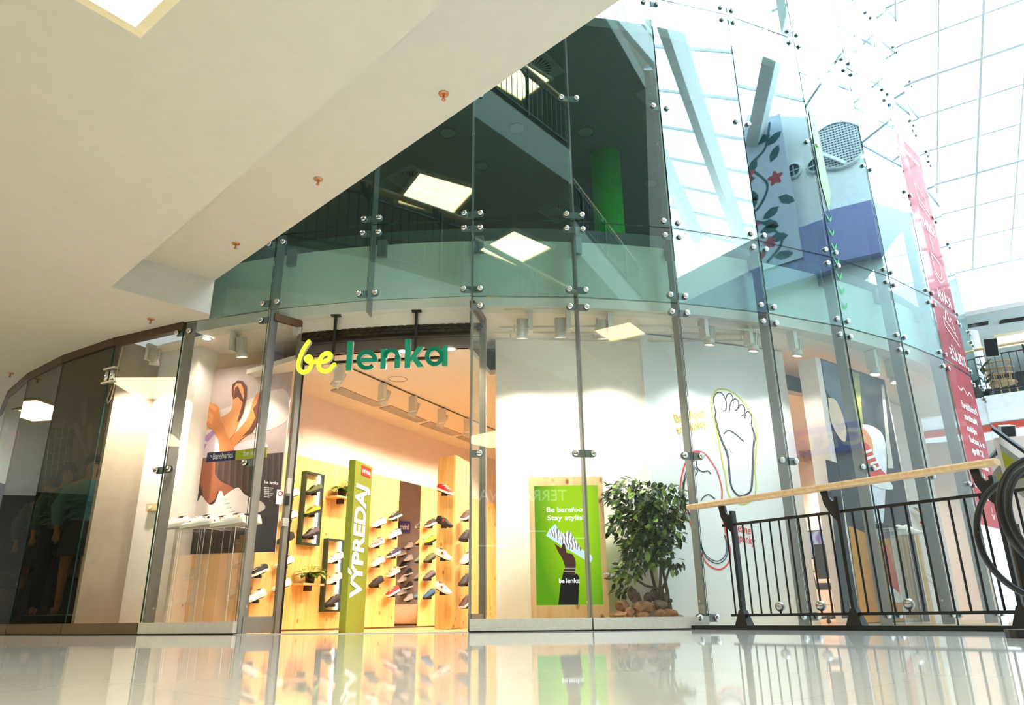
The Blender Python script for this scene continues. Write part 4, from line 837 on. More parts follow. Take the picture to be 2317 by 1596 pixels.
red = [(1568, 1023), (1579, 1021.6), (1595.5, 1028), (1613, 1051), (1624, 1071.6), (1633, 1106), (1633, 1132), (1635, 1171.6), (1645, 1219), (1652, 1245), (1649, 1271.6), (1635, 1287), (1619, 1288), (1600.5, 1277), (1589, 1258), (1574, 1221), (1554.5, 1166), (1541, 1127), (1539.5, 1098), (1545, 1066), (1555, 1038)]
line_print('yellow_shoe_outline', yel, M_yel, .018, True); line_print('red_shoe_outline', red, M_rdl, .018, True)
for off in (0, 2.5):
    line_print('foot_line', [(1619+off*.3, 933), (1617.5+off, 948), (1627+off, 986), (1644+off, 1028), (1648+off, 1060), (1650+off, 1085), (1656+off*.7, 1107-off*.3), (1672, 1124-off), (1690, 1120-off), (1701-off, 1105), (1704-off, 1060), (1706-off, 1011), (1708-off, 986), (1699.5, 961)], M_blk, .011)
for t in ([(1619, 933), (1614, 905.6), (1620.5, 890.5), (1633, 890.5), (1642, 907), (1643, 920.6), (1641, 930), (1634, 930)], [(1642, 903), (1645.6, 893), (1653, 892), (1658, 902), (1652, 915), (1650.6, 930)], [(1658.6, 915), (1659, 906), (1664, 903), (1671, 910.6), (1669, 925), (1662, 930)], [(1671, 925), (1673, 918), (1679.5, 917), (1685, 925.7), (1683, 938), (1677, 942)], [(1685, 948), (1687, 935.7), (1693, 932), (1700.7, 943), (1699.5, 959.5)], [(1637, 983), (1648, 974.5), (1663, 982), (1683, 999.6)]):
    line_print('toe_line', t, M_blk, .014)
for a in (((1644, 1016), (1648, 1023)), ((1649, 1015), (1656, 1026))): line_print('crease_line', list(a), M_blk, .006, sm=False)
cx, cy = 1595, 1155
for k in (.90, .86): line_print('foot_line', [(cx+(x-cx)*k, cy+(y-cy)*k) for x, y in red[8:]+red[:2]], M_blk, .011)
for t in ([(1575, 1043), (1578, 1060), (1590, 1068), (1601, 1066), (1608, 1073)], [(1572, 1058), (1578, 1066), (1573, 1077)], [(1550, 1085), (1545, 1095), (1548, 1110)], [(1585, 1135), (1592, 1125), (1604, 1120), (1618, 1130)]): line_print('toe_line', t, M_blk, .014)
def fp_text(body, x0, y0, x1, y1, m, size):
    a, b = FP.hit(x0, y0), FP.hit(x1, y1); lettering('lettering', body, a+FP.n*.005, (b-a), FP.n.cross(b-a), size, m, fp, width=(b-a).length, bold=.002)
fp_text('Barefoot', 1529, 958, 1595, 942, M_yelt, .145); fp_text('topánky', 1532, 984, 1600, 966, M_yelt, .145)
fp_text('Bežne', 1660, 1200, 1698, 1210, M_rdl, .125); fp_text('topánky', 1658, 1221, 1708, 1234, M_rdl, .125)
# wall socket with plug
p = FP.hit(1512, 1360); so = thing('wall_socket', 'white wall socket with black plug beside the rocks', 'socket', p)
MB().box(p+FP.n*.006, (.085, .012, .085), ax=(FP.u, FP.n, Vector((0, 0, 1)))).build('plate', M_wht, so); MB().cyl(p+FP.n*.01, p+FP.n*.05, .022, 12).build('plug', M_black, so); MB().tube([p+FP.n*.045, p+FP.n*.06-Vector((0, 0, .08)), p+FP.n*.04-Vector((0, 0, .25))], .005, 6).build('cord', M_black, so)
# ------------------------------------------------------------------ advertising screen in a pine frame
SY = 8.0; DP = Plane((0, SY), (1, SY)); M_pinef = wood('pine_frame', srgb(238, 206, 156), srgb(222, 184, 128), knot=srgb(150, 84, 40), scale=.8)
x0, x1 = DP.uv(1196.6, 1079)[0], DP.uv(1363, 1080)[0]; zt = DP.uv(1280, 1079)[1]; sx0, sz1 = DP.uv(1208.4, 1100); sx1, sz0 = DP.uv(1358, 1369.5)[0], DP.uv(1290, 1369.5)[1]; sx1 = DP.uv(1352, 1100)[0]
scn = thing('advertising_screen', 'upright green advertising screen in a pine frame behind the window', 'screen', ((x0+x1)/2, SY, 0))
def dbox(a, b, c, d, n0, n1): return MB().hexa([DP.P(a, c, n0), DP.P(b, c, n0), DP.P(b, c, n1), DP.P(a, c, n1), DP.P(a, d, n0), DP.P(b, d, n0), DP.P(b, d, n1), DP.P(a, d, n1)])
for a, b, c, d in ((x0, sx0, 0, zt), (sx1, x1, 0, zt), (sx0, sx1, sz1, zt), (sx0, sx1, 0, sz0)): dbox(a, b, c, d, -.12, 0).build('frame_board', M_pinef, scn)
def emis(name, c, s=1.0): return mat(name, tuple(x*.25 for x in c), .3, emit=s, ecol=c, noise=0)
def screen_mat():
    m = mat('lime_screen', (.02, .05, 0), .25, noise=0); nt = m.node_tree; b = nt.nodes['Principled BSDF']; tc = nt.nodes.new('ShaderNodeTexCoord'); g = nt.nodes.new('ShaderNodeTexGradient'); g.gradient_type = 'SPHERICAL'; mp = nt.nodes.new('ShaderNodeMapping')
    mp.inputs['Location'].default_value = (-1.0, 0, -.85); mp.inputs['Scale'].default_value = (1.6, 0, 1.0); nt.links.new(tc.outputs['Generated'], mp.inputs[0]); nt.links.new(mp.outputs[0], g.inputs[0])
    r = nt.nodes.new('ShaderNodeValToRGB'); r.color_ramp.elements[0].color = (*srgb(84, 150, 8), 1); r.color_ramp.elements[1].color = (*srgb(166, 214, 10), 1); r.color_ramp.elements[1].position = .6; nt.links.new(g.outputs[0], r.inputs[0]); nt.links.new(r.outputs[0], b.inputs['Emission Color']); b.inputs['Emission Strength'].default_value = 1.0; return m
dbox(sx0, sx1, sz0, sz1, -.10, -.01).build('display', screen_mat(), scn)
E_w, E_b, E_skin, E_lb, E_sil = emis('screen_white', (.95, .97, 1)), emis('screen_black', (.004, .004, .006)), emis('screen_brown_skin', srgb(70, 38, 34)), emis('screen_pale_blue', srgb(196, 220, 240)), emis('screen_silver', srgb(150, 160, 160))
def px7(x, y): return (1040+x/3.8, 1040+y/3.8)
def sprint(name, pts, m, lift, sm=False):
    pts = smooth_pts(pts+[pts[0]], 4)[:-1] if sm else pts; mb = MB(); mb.slab([DP.hit(*px7(x, y), -.01+lift) for x, y in pts], DP.n, .0015); return mb.build(name, m, scn)
sprint('printed_sleeve', [(895, 960), (1010, 985), (1030, 1015), (1020, 1250), (848, 1250), (870, 1060)], E_b, .003)
sprint('printed_arm', [(815, 720), (870, 760), (885, 740), (905, 745), (915, 800), (960, 810), (985, 840), (1000, 900), (990, 970), (985, 1000), (900, 965), (905, 920), (880, 850), (845, 790)], E_skin, .0045, True)
for y in (932, 958): sprint('printed_bracelet', [(900, y), (1000, y+2), (1000, y+9), (900, y+8)], E_sil, .0075)
sprint('printed_shoe_sole', [(742, 655), (775, 600), (822, 556), (840, 590), (860, 620), (905, 640), (1000, 715), (1060, 780), (1130, 820), (1142, 850), (1130, 885), (1080, 865), (1000, 815), (880, 745)], E_lb, .0055)
def zebra():
    m = emis('zebra_print', (1, 1, 1)); nt = m.node_tree; b = nt.nodes['Principled BSDF']; wv = nt.nodes.new('ShaderNodeTexWave'); wv.inputs['Scale'].default_value = 11; wv.inputs['Distortion'].default_value = 9; wv.inputs['Detail Scale'].default_value = .8; tc = nt.nodes.new('ShaderNodeTexCoord'); r = nt.nodes.new('ShaderNodeValToRGB'); r.color_ramp.interpolation = 'CONSTANT'; r.color_ramp.elements[1].position = .5; r.color_ramp.elements[0].color = (.01, .01, .02, 1); r.color_ramp.elements[1].color = (.8, .88, 1, 1)
    nt.links.new(tc.outputs['Object'], wv.inputs[0]); nt.links.new(wv.outputs['Fac'], r.inputs[0]); nt.links.new(r.outputs[0], b.inputs['Emission Color']); return m
sprint('printed_shoe_upper', [(772, 640), (790, 605), (840, 592), (862, 622), (905, 640), (930, 612), (955, 625), (1000, 700), (1050, 770), (1050, 790), (990, 770), (960, 780), (900, 735), (850, 700)], zebra(), .0065)
sprint('printed_thumb', [(880, 735), (895, 722), (908, 740), (916, 800), (890, 800)], E_skin, .0085, True)
def stext(body, x, y, xe, size, bold=.0012): a = DP.hit(*px7(x, y), .0); b = DP.hit(*px7(xe, y), .0); lettering('lettering', body, a+DP.n*.001, DP.u, (0, 0, 1), size, E_w, scn, width=(b-a).length, bold=bold)
stext('Be barefoot', 748, 452, 1084, .070); stext('Stay stylish', 756, 522, 1090, .070); stext('be', 855, 1062, 902, .062); stext('lenka', 914, 1062, 1034, .066)
# ------------------------------------------------------------------ ficus tree ringed by rocks
FB = Vector((1.50, 7.92, 0)); fic = thing('ficus_tree', 'leafy artificial ficus tree standing in a ring of rocks', 'tree', FB)
M_bark = mat('ficus_bark', srgb(74, 58, 44), .8, noise=.3, scale=20); M_lf1 = mat('ficus_leaf', srgb(40, 62, 24), .4, noise=.5, scale=14); M_lf2 = mat('ficus_leaf_light', srgb(120, 150, 56), .4, noise=.3, scale=14)
rd = random.Random(5)
tops = [at_y(1470, 1150, 7.95), at_y(1440, 1160, 7.85), at_y(1500, 1170, 8.0), at_y(1405, 1290, 7.85), at_y(1520, 1262, 7.95)]
for i, t in enumerate(tops):
    b = FB+Vector((.07*cos(i*2.0), .07*sin(i*2.0), .02)); MB().tube([b, b+Vector((0, 0, .35))+Vector((t.x-b.x, t.y-b.y, 0))*.15, (b+t)/2+Vector((0, 0, .12)), t], [.02, .017, .013, .006], 8).build('stem', M_bark, fic, True)
lf = MB(); lf.v = [(0, 0, 0), (.35, .24, .05), (.7, .2, .02), (1, 0, -.08), (.7, -.2, .02), (.35, -.24, .05), (.5, 0, -.03)]; lf.f = [(0, 1, 6), (1, 2, 6), (2, 3, 6), (3, 4, 6), (4, 5, 6), (5, 0, 6)]; lf.m = [0]*6
ML = [lf.mesh('leaf', M_lf1), lf.mesh('leaf', M_lf2)]
CL = [((1440, 1120), 68, 40, 150), ((1495, 1128), 60, 42, 150), ((1430, 1190), 54, 38, 160), ((1495, 1195), 57, 42, 170), ((1465, 1165), 70, 50, 220), ((1450, 1245), 44, 40, 150), ((1490, 1240), 34, 36, 110), ((1405, 1315), 24, 30, 45), ((1425, 1290), 28, 22, 35), ((1520, 1275), 26, 16, 22), ((1400, 1115), 30, 24, 40), ((1535, 1150), 18, 34, 36)]
allv = []
for (c, rx, ry, n) in CL:
    for i in range(n):
        q = rd.uniform(0, 6.28); r = rd.random()**.5; x = c[0]+rx*r*cos(q); y = c[1]+ry*r*sin(q); p = at_y(x, y, 7.92+rd.uniform(-.26, .22)); o = Vector((p.x-FB.x, p.y-FB.y, 0)); d = (o*1.2+Vector((rd.uniform(-.5, .5), rd.uniform(-.5, .5), rd.uniform(-1.0, .35)))).normalized()
        allv.append((p, leafm(p, d, Vector((rd.uniform(-.6, .6), rd.uniform(-.9, .3), 1)), rd.uniform(.075, .115), 1.1)))
allv.sort(key=lambda a: a[0].y); st = MB()
for i, (p, mt) in enumerate(allv):
    if i < 290: link('leaf', ML[0 if rd.random() < .75 else 1], fic, False, mt)
    else: st.tube([p, p], .0, 3) if False else [st.poly([mt @ Vector(lf.v[k]) for k in f], 0 if (i % 4) else 1) for f in lf.f]
tag(st.build('foliage', [M_lf1, M_lf2], fic), kind='stuff')
tw = MB()
for i in range(60):
    p, mt = allv[int(rd.random()*len(allv))]; t = tops[i % 3]; tw.tube([t*.6+FB*.4+Vector((0, 0, .2)), (t+p)/2, p], [.004, .003, .002], 5)
tw.build('twigs', M_bark, fic)
M_rock1 = mat('brown_rock', srgb(150, 108, 72), .85, noise=.4, scale=18, bump=.6); M_rock2 = mat('grey_rock', srgb(112, 96, 80), .85, noise=.4, scale=18, bump=.6)
def rock(lab, c, r, m, seed):
    rr = random.Random(seed); b = bmesh.new(); bmesh.ops.create_icosphere(b, subdivisions=2, radius=1.0)
    from mathutils import noise as nz
    for v in b.verts: k = 1+.42*nz.noise(v.co*1.6+Vector((seed*3.1, seed, 0))); v.co = Vector((v.co.x*r[0]*k, v.co.y*r[1]*k, v.co.z*r[2]*k))
    me = bpy.data.meshes.new('rock'); b.to_mesh(me); b.free(); me.materials.append(m); o = link('rock', me, None, True, Matrix.Translation(c) @ Matrix.Rotation(rr.uniform(0, 6), 4, 'Z'))
    return tag(o, lab, 'rock', 'rocks around the ficus')
names = ['rust brown rock at the left of the ring around the ficus', 'flat brown rock at the left foot of the ring', 'grey rock leaning on the ficus stems at the left', 'small brown rock in front of the left stems', 'long pale brown rock in the middle front of the ring', 'brown rock right of the longest front rock', 'grey rock at the right side near the socket', 'grey rock just right of the ficus stems', 'small dark rock between the ficus stems', 'orange brown rock at the right end of the ring', 'low brown rock at the right front', 'low brown rock at the centre front', 'tall dark grey rock behind the left stems', 'little brown rock between the centre and right front']
for i, (x, y, rx, ry) in enumerate(((1408, 1373, 16, 13), (1398, 1393, 18, 9), (1440, 1358, 14, 13), (1425, 1387, 13, 10), (1458, 1377, 30, 14), (1492, 1372, 20, 11), (1500, 1357, 18, 13), (1480, 1348, 14, 11), (1468, 1352, 10, 10), (1515, 1388, 18, 9), (1495, 1390, 16, 8), (1455, 1394, 16, 8), (1430, 1345, 12, 14), (1475, 1393, 12, 7))):
    Yr = 7.72 if y > 1380 else (7.80 if y > 1365 else 7.98); p = at_y(x, y, Yr); k = Yr*.94/F; rock(names[i], p, (rx*k*1.15, rx*k*.9, ry*k*1.15), M_rock1 if i in (0, 1, 3, 4, 9, 10, 11) else M_rock2, i+1)
MB().ball((FB.x, FB.y+.05, .0), .30, 18, sc=(1.0, .8, .55)).build('soil_mound', M_rock2, fic, True)
# ------------------------------------------------------------------ spots and rails of the display ceiling
ZD = 3.32; DW = (1, .90, .80); DC = (1, .95, .90)
for i, (x, y, tx, ty, pw, col, w) in enumerate(((1200, 706, 1200, 1330, 190, DW, 'leftmost of the right window'), (1285, 704, 1300, 1330, 110, DW, 'second of the right window'), (1378, 708, 1420, 1340, 110, DW, 'third of the right window, above the ficus'), (1590, 722, 1560, 1330, 42, DC, 'fourth of the right window'), (1690, 738, 1660, 1330, 42, DC, 'fifth, above the yellow foot outline'), (1790, 750, 1750, 1340, 42, DC, 'sixth, at the edge of the foot panel'))):
    p = at_z(x, y, ZD); tg = (Plane((-.2, 8.44), (1.53, 8.3)) if i < 3 else FP).hit(tx, ty)
    track_spot('white track spotlight in the window ceiling, %s' % w, p-Vector((0, 0, .015)), tg, pw, col, 100, s=1.1, side=Vector((-1, 0, 0)) if i < 3 else Vector((.93, .35, 0)))
tkp = [at_z(x, y, ZD) for x, y in ((1140, 700), (1290, 697), (1400, 703), (1590, 718), (1700, 735), (1810, 752))]
tk = thing('light_track', 'thin light track following the curved window ceiling', 'light track', tkp[0])
for a, b in zip(tkp, tkp[1:]): MB().bar(a-Vector((0, 0, .008)), b-Vector((0, 0, .008)), .035, .016).build('rail', M_lampbody, tk)
for i, (y0, y1, y2) in enumerate(((741, 739, 790), (753, 752, 800), (767, 768, 812))):
    a, b = at_z(1128-10*i, y0, 3.22), at_z(1500, y1-2+3*i, 3.22); c = at_z(1722, y2-42, 3.22); t = thing('banner_rail', 'white banner rail on short hangers under the window ceiling, %s' % ('front', 'middle', 'rear')[i], 'banner rail', a, group='banner rails')
    MB().bar(a, b, .016, .022).build('rail', M_lampbody, t); MB().bar(b, c, .016, .022).build('rail', M_lampbody, t)
    for q in (a.lerp(b, .12), a.lerp(b, .6), b.lerp(c, .1), b.lerp(c, .8)): MB().cyl(q, Vector((q.x, q.y, ZD)), .008, 8).build('hanger', M_lampbody, t)
# ================================================================== RIGHT END OF THE SHOP
MU0, MU1 = at_z(1858, 812, 3.1), at_z(2001, 860, 3.1); MU = Plane((MU0.x, MU0.y), (MU1.x, MU1.y)); mul = hypot(MU1.x-MU0.x, MU1.y-MU0.y)
mu = thing('photo_mural', 'tall photo mural of red laced sneakers on a pier at the right window', 'mural', MU.P(mul/2, 0))
MB().hexa([MU.P(-.12, 0, -.01), MU.P(mul+.05, 0, -.01), MU.P(mul+.05, 0, -.25), MU.P(-.12, 0, -.25), MU.P(-.12, 3.1, -.01), MU.P(mul+.05, 3.1, -.01), MU.P(mul+.05, 3.1, -.25), MU.P(-.12, 3.1, -.25)]).build('pier', M_pink, mu)
def Q(n, *c): return mat('mural_'+n, srgb(*c), .5, noise=.12, scale=6)
def muprint(name, pts, m, lift, sm=True):
    if sm: pts = smooth_pts(pts+[pts[0]], 4)[:-1]
    MB().slab([MU.hit(x, y, lift) for x, y in pts], MU.n, .0015).build(name, m, mu)
MB().hexa([MU.P(0, .02, -.01), MU.P(mul, .02, -.01), MU.P(mul, .02, 0), MU.P(0, .02, 0), MU.P(0, 3.1, -.01), MU.P(mul, 3.1, -.01), MU.P(mul, 3.1, 0), MU.P(0, 3.1, 0)]).build('print_sheet', Q('charcoal', 44, 42, 46), mu)
muprint('denim', [(1859, 815), (1905, 828), (1912, 900), (1920, 960), (1900, 950), (1880, 900), (1868, 880)], Q('denim', 98, 106, 122), .002, False)
muprint('forearm', [(1874, 900), (1890, 905), (1905, 935), (1915, 975), (1912, 1000), (1895, 985), (1880, 950)], Q('skin', 240, 206, 176), .0035)
muprint('grass_blur', [(1925, 840), (1944, 846), (1950, 930), (1958, 990), (1940, 980)], Q('olive', 150, 150, 60), .002, False)
muprint('white_jeans', [(1952, 960), (1975, 965), (1998, 985), (2006, 1030), (2004, 1100), (1996, 1200), (1975, 1230), (1960, 1100), (1950, 1010)], Q('white', 228, 228, 236), .002)
muprint('hand', [(1946, 965), (1960, 975), (1972, 995), (1976, 1020), (1965, 1040), (1952, 1010)], Q('skin2', 226, 150, 90), .004)
muprint('light_blur', [(1994, 870), (2000, 872), (2012, 990), (2022, 1060), (2010, 1060)], Q('light', 210, 200, 190), .002, False)
muprint('orange_deck', [(1920, 1190), (1990, 1220), (2052, 1215), (2078, 1405), (1950, 1410)], Q('orange', 206, 140, 40), .003, False)
muprint('red_sneaker', [(1954, 1000), (1966, 1008), (1980, 1035), (1992, 1060), (2010, 1080), (2012, 1090), (1990, 1090), (1965, 1075), (1955, 1040)], Q('red', 216, 48, 30), .0055)
muprint('sneaker_toe', [(1962, 1078), (1990, 1086), (2010, 1088), (2020, 1100), (2018, 1108), (1995, 1106), (1970, 1095)], Q('rubber', 240, 236, 232), .006)
for i in range(4): muprint('printed_lace', [(1955+7*i, 1022+13*i), (1972+7*i, 1016+13*i), (1974+7*i, 1021+13*i), (1956+7*i, 1028+13*i)], Q('lace', 248, 244, 240), .008, False)
muprint('second_red_sneaker', [(1998, 1240), (2008, 1235), (2020, 1280), (2034, 1320), (2036, 1340), (2020, 1335), (2006, 1300)], Q('red', 0, 0, 0), .0055); muprint('second_toe', [(2010, 1325), (2034, 1342), (2040, 1362), (2026, 1362), (2012, 1345)], Q('rubber', 0, 0, 0), .006)
muprint('dark_leg', [(1868, 1040), (1895, 1048), (1912, 1180), (1925, 1400), (1905, 1400), (1885, 1180)], Q('navy', 24, 28, 38), .003, False)
# pink inner walls
struct(sculpt(lambda m: m.prism([(3.6, 14.6), (9.5, 12.4), (9.6, 12.6), (3.6, 14.8)], 0, 3), 'wall_shop_right', M_pink))
M_yw = mat('yellow_wall_panel', srgb(230, 184, 84), .6)
a = at_c(2010, 1210, 8.5); b = at_c(2075, 1200, 8.5)
t = thing('yellow_display_block', 'yellow display block behind the clear plinths at the right', 'display block', (a.x, a.y, 0)); d = Vector((b.x-a.x, b.y-a.y)).normalized(); n = Vector((d.y, -d.x)); pa, pb = Vector((a.x, a.y)), Vector((b.x, b.y))
MB().prism([tuple(pa), tuple(pb), tuple(pb-n*.3), tuple(pa-n*.3)], 0, 1.12).build('block', M_yw, t)
# desk, monitor, office chair
DK = at_d(1858, 1290, 12.4); DK = Vector((DK.x, DK.y, 0)); dk = thing('desk', 'pale wooden desk with steel legs deep in the shop', 'desk', DK); DX = Vector((.90, -.43, 0)); DY = Vector((.43, .90, 0)); UZ = Vector((0, 0, 1))
MB().box(DK+UZ*.73, (1.3, .6, .03), ax=(DX, DY, UZ)).build('top', M_pine2, dk)
for i in (-1, 1):
    for j in (-1, 1): MB().box(DK+DX*i*.6+DY*j*.26+UZ*.357, (.04, .04, .715), ax=(DX, DY, UZ)).build('leg', M_lampbody, dk)
MB().box(DK+DX*-.1+DY*-.0+UZ*.25, (.9, .45, .02), ax=(DX, DY, UZ)).build('lower_shelf', M_pine2, dk)
mo = thing('monitor', 'flat monitor showing a purple and teal picture on the desk', 'monitor', DK+UZ*.745); mc = DK+DX*.05+DY*.1+UZ*1.12
MB().box(mc, (.62, .04, .42), ax=(DX, DY, UZ)).build('housing', M_black, mo)
def colourful():
    m = mat('monitor_picture', (.1, .1, .2), .4, noise=0); nt = m.node_tree; b = nt.nodes['Principled BSDF']; v = nt.nodes.new('ShaderNodeTexWave'); v.inputs['Scale'].default_value = 3.5; v.inputs['Distortion'].default_value = 8; tc = nt.nodes.new('ShaderNodeTexCoord'); r = nt.nodes.new('ShaderNodeValToRGB'); e = r.color_ramp.elements; e[0].color = (*srgb(60, 50, 130), 1); e[1].color = (*srgb(150, 200, 205), 1); x = e.new(.4); x.color = (*srgb(150, 110, 170), 1)
    nt.links.new(tc.outputs['Object'], v.inputs[0]); nt.links.new(v.outputs['Fac'], r.inputs[0]); nt.links.new(r.outputs[0], b.inputs['Emission Color']); b.inputs['Emission Strength'].default_value = .7; return m
MB().box(mc-DY*.022, (.58, .004, .38), ax=(DX, DY, UZ)).build('screen', colourful(), mo); MB().box(mc-UZ*.28+DY*.03, (.06, .04, .24), ax=(DX, DY, UZ)).build('stand', M_black, mo); MB().box(mc-UZ*.37+DY*.03, (.24, .18, .015), ax=(DX, DY, UZ)).build('foot', M_black, mo)
OC = at_d(1893, 1330, 11.3); OC = Vector((OC.x, OC.y, 0)); oc = thing('office_chair', 'black swivel office chair with mesh back before the desk', 'chair', OC)
MB().box(OC+UZ*.47, (.48, .46, .08), ax=(DX, DY, UZ)).build('seat', M_black, oc)
m = MB()
for i in range(6): z0 = .56+i*.075; m.box(OC-DY*(.24+.02*math.sin(i))+UZ*(z0+.037), (.42-.015*abs(i-2), .04, .074), ax=(DX, DY, UZ))
m.build('backrest', M_black, oc); MB().cyl(OC+UZ*.08, OC+UZ*.44, .03, 10).build('gas_lift', M_steel, oc)
for i in range(5):
    q = i*2*pi/5; e = OC+Vector((cos(q)*.3, sin(q)*.3, .07)); o = MB().bar(OC+UZ*.09, e, .04, .03).build('leg', M_black, oc); MB().ball((e.x, e.y, .03), .03, 8).build('caster', M_black, o)
for s in (-1, 1): MB().tube([OC+DX*s*.26+UZ*.47, OC+DX*s*.28+UZ*.66, OC+DX*s*.28+DY*.1+UZ*.68], .018, 8).build('armrest', M_black, oc)
# clear plinths with shoes
G_acr = glass('clear_acrylic', (.985, .985, .98), .03, power=3.0); M_acre = mat('acrylic_edge', (.82, .80, .76), .2, noise=0)
def plinth(label, c, s, h, ax):
    x = Vector(ax).normalized(); y = Vector((-x.y, x.x, 0)); c = Vector((c[0], c[1], 0)); t = thing('clear_plinth', label, 'plinth', c, group='clear acrylic plinths'); q = s/2
    for d, e in ((x, y), (y, x)):
        for k in (-1, 1): MB().box(c+d*k*q+UZ*h/2, (.006, s-.012, h-.012), ax=(d, e, UZ)).build('side_sheet', G_acr, t)
    MB().box(c+UZ*(h-.003), (s, s, .006), ax=(x, y, UZ)).build('top_sheet', G_acr, t); m = MB()
    for i in (-1, 1):
        for j in (-1, 1): m.bar(c+x*i*q+y*j*q, c+x*i*q+y*j*q+UZ*h, .005, .005)
        m.bar(c+x*i*q-y*q+UZ*h, c+x*i*q+y*q+UZ*h, .005, .005); m.bar(c+y*i*q-x*q+UZ*h, c+y*i*q+x*q+UZ*h, .005, .005)
    m.build('edges', M_acre, t); return c+UZ*h
pb = at_c(2000, 1200, 8.95); tp = plinth('clear acrylic plinth carrying a black shoe at the right window', pb, .34, pb.z, (.83, .55, 0)); shoe('black low shoe on a clear plinth in front of the mural', tp, (.9, -.1, 0), (0, 0, 1), CV['black'], M_sole_b, None, None, scale=1.1)
pb = at_c(2062, 1212, 8.95); tp = plinth('clear acrylic plinth carrying a white high top at the right window', pb, .34, pb.z, (.8, .6, 0)); shoe('white high top sneaker on a clear plinth at the right window', tp, (.9, -.1, 0), (0, 0, 1), CV['white'], None, CV['white'], None, scale=1.2, high=True)
for i, (x, y, c) in enumerate(((2062, 1155, 'white'), (2078, 1160, 'tan'), (2090, 1190, 'red'), (2088, 1300, 'white'), (2104, 1310, 'charcoal'))):
    p = at_c(x, y, 8.2); shoe('%s shoe on the wall beyond the clear plinths, %s' % (c, ('upper left', 'upper right', 'beside the white high top', 'lower left', 'lower right')[i]), p-UZ*.04, (.8, .3, -.3), (0, 0, 1), CV[c], None, None, None, group='shoes at the right end'); 
rw = at_c(2080, 1200, 8.1); a, b = at_c(2035, 1200, 8.08), at_c(2135, 1200, 8.08)
struct(sculpt(lambda m: m.prism([(a.x, a.y), (b.x, b.y), (b.x-.05, b.y+.12), (a.x-.05, a.y+.12)], 0, 3.3), 'wall_shop_end', M_pink))
for i, (x, y, tx, ty) in enumerate(((1968, 792, 1960, 1150), (2012, 812, 2030, 1200))):
    p = at_z(x, y, ZD); track_spot('white track spotlight before the mural, %s one' % ('left', 'right')[i], p-UZ*.015, MU.hit(tx, ty), 40, DC, 75, s=1.2, side=Vector((.83, .55, 0)))
p = at_z(1835, 1030, ZI)
for i, (x, y) in enumerate(((1815, 1022), (1835, 1020), (1850, 1012))): q = at_z(x, y, ZI); track_spot('distant track spotlight deep in the right of the shop, %s' % ('left', 'middle', 'right')[i], q, q+Vector((.6, .3, -1)), 60, WARM2, 90)
# ================================================================== LEFT DISPLAY AND THE DARK SHOP
MBr = mat('bronze_frame', srgb(92, 74, 56), .4, .5); M_kickb = mat('bronze_kick', srgb(118, 100, 78), .4, .5)
lw_ = thing('window_2', 'curved glass shopfront under the soffit with bronze head rail', 'shop window', J(-4), kind='structure')
for k in range(-8, -1):
    a, b = J(k), J(k+1); d = (b-a).normalized(); n = Vector((d.y, -d.x, 0)); a2, b2 = a+d*.004, b-d*.004
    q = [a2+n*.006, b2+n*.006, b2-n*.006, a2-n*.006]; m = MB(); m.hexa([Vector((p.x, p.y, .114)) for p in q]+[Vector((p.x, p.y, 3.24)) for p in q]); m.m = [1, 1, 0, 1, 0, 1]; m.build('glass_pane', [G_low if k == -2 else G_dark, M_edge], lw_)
    q = [a+n*.03, b+n*.03, b-n*.05, a-n*.05]; MB().hexa([Vector((p.x, p.y, 3.235)) for p in q]+[Vector((p.x, p.y, 3.33)) for p in q]).build('head_rail', MBr, lw_)
    q = [a+n*.03+d*.004, b+n*.03-d*.004, b-n*.04-d*.004, a-n*.04+d*.004]; MB().hexa([Vector((p.x, p.y, .012)) for p in q]+[Vector((p.x, p.y, .114)) for p in q]).build('kick_plate', M_kickb, lw_)
    q = [a+n*.022, b+n*.022, b-n*.03, a-n*.03]; MB().hexa([Vector((p.x, p.y, 0)) for p in q]+[Vector((p.x, p.y, .013)) for p in q]).build('shadow_gap', M_black, lw_)
# white display wall behind bay -2, beige wall behind the banner
M_bei = mat('beige_display_wall', srgb(224, 200, 172), .8, noise=.02)
BN0, BN1 = at_c(455, 842, 8.45), at_c(665, 812, 8.45); BP = Plane((BN0.x, BN0.y), (BN1.x, BN1.y))
w0, w1 = at_c(207, 1395, 8.85), at_c(446, 842, 8.72)
struct(sculpt(lambda m: m.prism([(w0.x-.1, w0.y+.06), (w1.x, w1.y), (w1.x+.12, w1.y+.34), (w0.x, w0.y+.4)], 0, 3.34), 'wall_display', M_dwall))
g = at_c(350, 800, 8.8); struct(sculpt(lambda m: m.box((g.x+.02, g.y-.015, 1.66), (.09, .05, 3.3), rz=rad(-24)), 'trim_5', mat('shadow_groove', srgb(206, 196, 180), .8)))
c0 = Vector((w1.x+.1, w1.y+.30)); c1 = Vector((-3.06, 8.87)); struct(sculpt(lambda m: m.prism([tuple(c0), tuple(c1), (c1.x+.05, c1.y+.1), (c0.x, c0.y+.12)], 0, 3.34), 'wall_display', M_bei))
# partition between the shops
a = rad(JA(-2)); ro = Vector((sin(a), -cos(a), 0)); tt = Vector((cos(a), sin(a), 0))
struct(sculpt(lambda m: m.box(J(-2, RF-.42, 1.66)+tt*.02, (.05, .70, 3.32), ax=(tt, ro, UZ)), 'wall_partition', mat('grey_partition', srgb(150, 138, 120), .7)))
# top clamps and mid clamp of that joint
for z in (1.643, 3.12): clamp(-1, z, (1,), fac) if False else None
